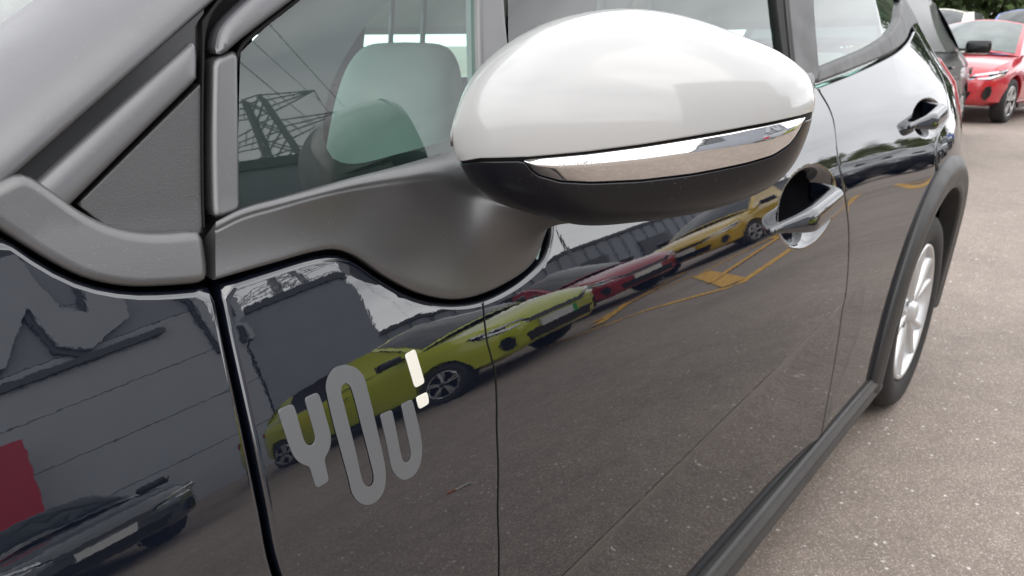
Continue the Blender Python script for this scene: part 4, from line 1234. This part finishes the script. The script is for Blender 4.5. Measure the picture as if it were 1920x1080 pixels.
chev = [(1.3, 6.3), (2.3, 8.9), (2.95, 8.9), (3.15, 7.2), (3.5, 6.9), (3.8, 8.9), (4.25, 8.9), (3.95, 6.3), (3.3, 5.7), (2.85, 6.1), (2.6, 7.5), (1.9, 6.0)]
wall_shape('sign_backing', [(p[0]-.10, p[1]-.10) for p in chev], M['clad_d'], -10.25, .10)
wall_shape('sign_shape', chev, M['clad_l'], -10.16, .08)
wall_shape('sign_backing', [(4.35, 9.3), (4.75, 9.3), (5.35, 4.2), (5.2, 4.2)], M['clad_d'], -10.25, .10)
wall_shape('sign_shape', [(4.45, 9.3), (4.95, 9.3), (5.40, 4.2), (5.28, 4.2)], M['clad_l'], -10.16, .08)
wall_shape('parapet', [(-8.9, 10.12), (5.42, 10.12), (5.42, 10.42), (-8.9, 10.42)], M['clad_d'], -10.30, .2)
wall_shape('fascia_band', [(1.5, 5.42), (4.32, 5.42), (4.35, 5.62), (1.45, 5.62)], M['clad_d'], -10.22, .14)
wall_shape('roof_trim', [(5.46, 5.1), (7.78, 5.1), (7.78, 5.32), (5.46, 5.32)], M['clad_d'], -10.33, .1)
# low workshop further along
wk = empty('workshop_building', (33, -24, 0)); tag(wk, 'long low grey workshop with ribbed cladding, reflected below the door mirror', 'building')
bm = bmesh.new(); add_box(bm, (0, -3, 2.3), (52, 6, 4.6)); bm_obj('wall_core', bm, M['clad'], wk)
bm = bmesh.new(); add_box(bm, (0, -2.9, 4.75), (52.6, 6.4, .3)); bm_obj('roof_edge', bm, M['clad_d'], wk)
rb = bmesh.new(); add_box(rb, (0, 0, 0), (.9, .08, 3.9)); rme = bpy.data.meshes.new('cladding_rib'); rb.to_mesh(rme); rb.free(); rme.materials.append(M['clad'])
for i in range(40):
    o = bpy.data.objects.new('cladding_rib', rme); link(o, wk); o.location = (-25.2+i*1.29, .04, 2.55)
for i in range(7):
    bm = bmesh.new(); add_box(bm, (-21+i*7.0, .10, 1.5), (3.4, .10, 2.9)); dd = bm_obj('roller_door', bm, M['clad_d'], wk)

# red sign totem by the showroom
tot = empty('sign_totem', (1.30, -9.75, 0)); tag(tot, 'tall plain dark red sign panel reflected at the edge of the front wing', 'sign')
bm = bmesh.new(); add_box(bm, (0, 0, 2.35), (.85, .14, 3.0)); bevel_all(bm, .03, 2); bm_obj('sign_panel', bm, M['redsign'], tot)
for s in (-1, 1):
    bm = bmesh.new(); add_box(bm, (s*.3, 0, .43), (.10, .10, .86)); bm_obj('post', bm, M['steel'], tot)

# ------------------------------------------------------------------ pylon, lamp posts
def pylon(loc, hgt, rz):
    root = empty('electricity_pylon', loc, rz); tag(root, 'lattice electricity pylon with drooping cross arms, reflected in the quarter window', 'pylon')
    bm = bmesh.new(); lv = np.linspace(0, hgt, 13)
    hw = lambda z: .5*(hgt*.20*(1-z/hgt)**1.25+hgt*.05)
    cs = [(-1, -1), (1, -1), (1, 1), (-1, 1)]
    for i in range(len(lv)-1):
        a, b = lv[i], lv[i+1]
        for k in range(4):
            c, d = cs[k], cs[(k+1) % 4]
            A = Vector((c[0]*hw(a), c[1]*hw(a), a)); B = Vector((c[0]*hw(b), c[1]*hw(b), b)); C = Vector((d[0]*hw(a), d[1]*hw(a), a)); D = Vector((d[0]*hw(b), d[1]*hw(b), b))
            add_bar(bm, A, B, .55); add_bar(bm, A, D, .28); add_bar(bm, C, B, .28); add_bar(bm, B, D, .24)
    bm_obj('tower', bm, M['steel'], root)
    for z, ln in ((.70*hgt, .19*hgt), (.82*hgt, .24*hgt), (.94*hgt, .17*hgt)):
        for s in (-1, 1):
            bm = bmesh.new(); w = hw(z); tip = Vector((s*ln, 0, z+.02*hgt))
            for y in (-1, 1):
                add_bar(bm, (s*w, y*w, z), tip, .24); add_bar(bm, (s*w, y*w, z+.055*hgt), tip, .24)
                for f in (.2, .4, .6, .8):
                    p = Vector((s*w, y*w, z)).lerp(tip, f); q = Vector((s*w, y*w, z+.055*hgt)).lerp(tip, f-.1); add_bar(bm, p, q, .12)
            add_bar(bm, tip, tip-Vector((0, 0, .05*hgt)), .25)
            bm_obj('cross_arm', bm, M['steel'], root)
    # sagging lines
    for z, ln in ((.70*hgt, .19*hgt), (.82*hgt, .24*hgt), (.94*hgt, .17*hgt)):
        for s in (-1, 1):
            bm = bmesh.new(); pts = []
            for i in range(15):
                f = i/14*2-1; pts.append((s*ln, f*90, z-.03*hgt-9*(1-(1-abs(f))**2)*1.0))
            add_tube(bm, pts, .05, 4); bm_obj('power_line', bm, M['steel'], root)
pylon((63.0, -104.0, 0), 58.0, math.radians(40))
def lamp(loc, h, rz, label):
    root = empty('lamp_post', loc, rz); tag(root, label, 'lamp post', 'car park lamp posts')
    bm = bmesh.new(); add_tube(bm, [(0, 0, 0), (0, 0, 1.2), (0, 0, 1.25), (0, 0, h)], [.085, .085, .06, .045], 10); bm_obj('pole', bm, M['steel'], root, True)
    for s in (-1, 1):
        bm = bmesh.new(); add_tube(bm, [(0, 0, h-.05), (s*.5, 0, h+.05)], .03, 6); add_box(bm, (s*.8, 0, h+.07), (.65, .24, .09)); bm_obj('lamp_head', bm, M['steel'], root)
lamp((30.0, -11.0, 0), 7.5, .4, 'twin-headed lamp post reflected in the rear door above the parked cars')
lamp((17.0, -12.5, 0), 6.5, .4, 'shorter twin-headed lamp post reflected by the front door handle')

# ------------------------------------------------------------------ trees
def tree(loc, h, rx, seed, leaf, label, low=.18, n=9000, leaf_size=.19):
    rnd = random.Random(seed); root = empty('broadleaf_tree', loc); tag(root, label, 'tree', 'trees around the car park')
    bm = bmesh.new(); top_ = Vector((rnd.uniform(-.3, .3), rnd.uniform(-.3, .3), h*.75))
    add_tube(bm, [(0, 0, -.05), (0, 0, h*.15), top_*.5, top_], [h*.035, h*.027, h*.018, h*.006], 8)
    tips = []
    for k in range(9):
        a = rnd.uniform(0, 6.28); z0 = h*rnd.uniform(.14, .5); r_ = rx*rnd.uniform(.45, .85)
        p0 = Vector((0, 0, z0)); p2 = Vector((r_*math.cos(a), r_*math.sin(a), z0+h*rnd.uniform(.08, .3)))
        add_tube(bm, [p0, p0.lerp(p2, .5)+Vector((0, 0, h*.03)), p2], [h*.013, h*.008, h*.003], 5); tips.append(p2)
    bm_obj('trunk', bm, M['bark'], root, True)
    clumps = []
    for k in range(46):
        a = rnd.uniform(0, 6.28); t = rnd.random()**.6; zf = rnd.uniform(low, .97)
        prof_ = math.sin(math.pi*min(1, max(.03, (zf-low+.12)/(1.02-low+.12))))**.6
        clumps.append((Vector((rx*prof_*t*math.cos(a), rx*prof_*t*math.sin(a), h*zf)), rx*rnd.uniform(.17, .34)))
    vs, fs = [], []
    for i in range(n):
        c, r_ = clumps[rnd.randrange(len(clumps))]
        d = Vector((rnd.gauss(0, 1), rnd.gauss(0, 1), rnd.gauss(0, .8))).normalized()*r_*rnd.random()**.4
        p = c+d; s = leaf_size*rnd.uniform(.6, 1.3)
        u = Vector((rnd.gauss(0, 1), rnd.gauss(0, 1), rnd.gauss(0, 1))).normalized(); v = u.cross(Vector((rnd.gauss(0, 1), rnd.gauss(0, 1), rnd.gauss(0, 1)))).normalized()
        b = len(vs); vs += [p-u*s, p+v*s*.55, p+u*s, p-v*s*.55]; fs.append((b, b+1, b+2, b+3))
    mesh_obj('crown', vs, fs, leaf, root)
tree((40, 2.2, 0), 7.5, 3.2, 1, M['leaf1'], 'dark green tree directly behind the blue car', .10)
tree((43, 6.2, 0), 8.5, 3.6, 2, M['leaf2'], 'olive green tree behind the cream car roof', .10)
tree((41, 10.5, 0), 8.0, 3.6, 3, M['leaf2'], 'olive green tree seen beyond the charcoal car roof', .10)
tree((46, -1.0, 0), 8.0, 3.4, 4, M['leaf1'], 'dark green tree at the far right of the car park', .10)
tree((39, 8.0, 0), 6.0, 2.8, 7, M['leaf1'], 'lower dark green tree between the two olive green trees', .08)
tree((95, -24.0, 0), 6.0, 4.0, 5, M['leaf2'], 'olive green tree reflected above the rear door handle', .15)
tree((110, -36.0, 0), 6.5, 4.2, 6, M['leaf2'], 'olive green tree reflected beside the distant lamp post', .15)
tree((34.0, 22.0, 0), 9.0, 4.5, 8, M['leaf1'], 'dark green tree beyond the far side of the foreground car', .15)
tree((4.6, 17.0, 0), 8.0, 4.0, 9, M['leaf1'], 'dark green tree glimpsed through the windscreen corner', .15)

# a scrap of litter on the tarmac, mirrored in the door
bm = bmesh.new(); add_tube(bm, [(0, 0, 0), (.055, 0, 0)], .006, 8); fix_normals(bm)
bt = empty('cigarette_end', (1.54, -1.32, .007), .6); tag(bt, 'dropped cigarette end with orange filter lying on the asphalt', 'litter')
bm_obj('paper', bm, M['plate'], bt, True)
bm = bmesh.new(); add_tube(bm, [(-.03, 0, 0), (-.001, 0, 0)], .0064, 8); fix_normals(bm); bm_obj('filter', bm, simple('orange_filter_paper', (.5, .16, .05), .8), bt, True)
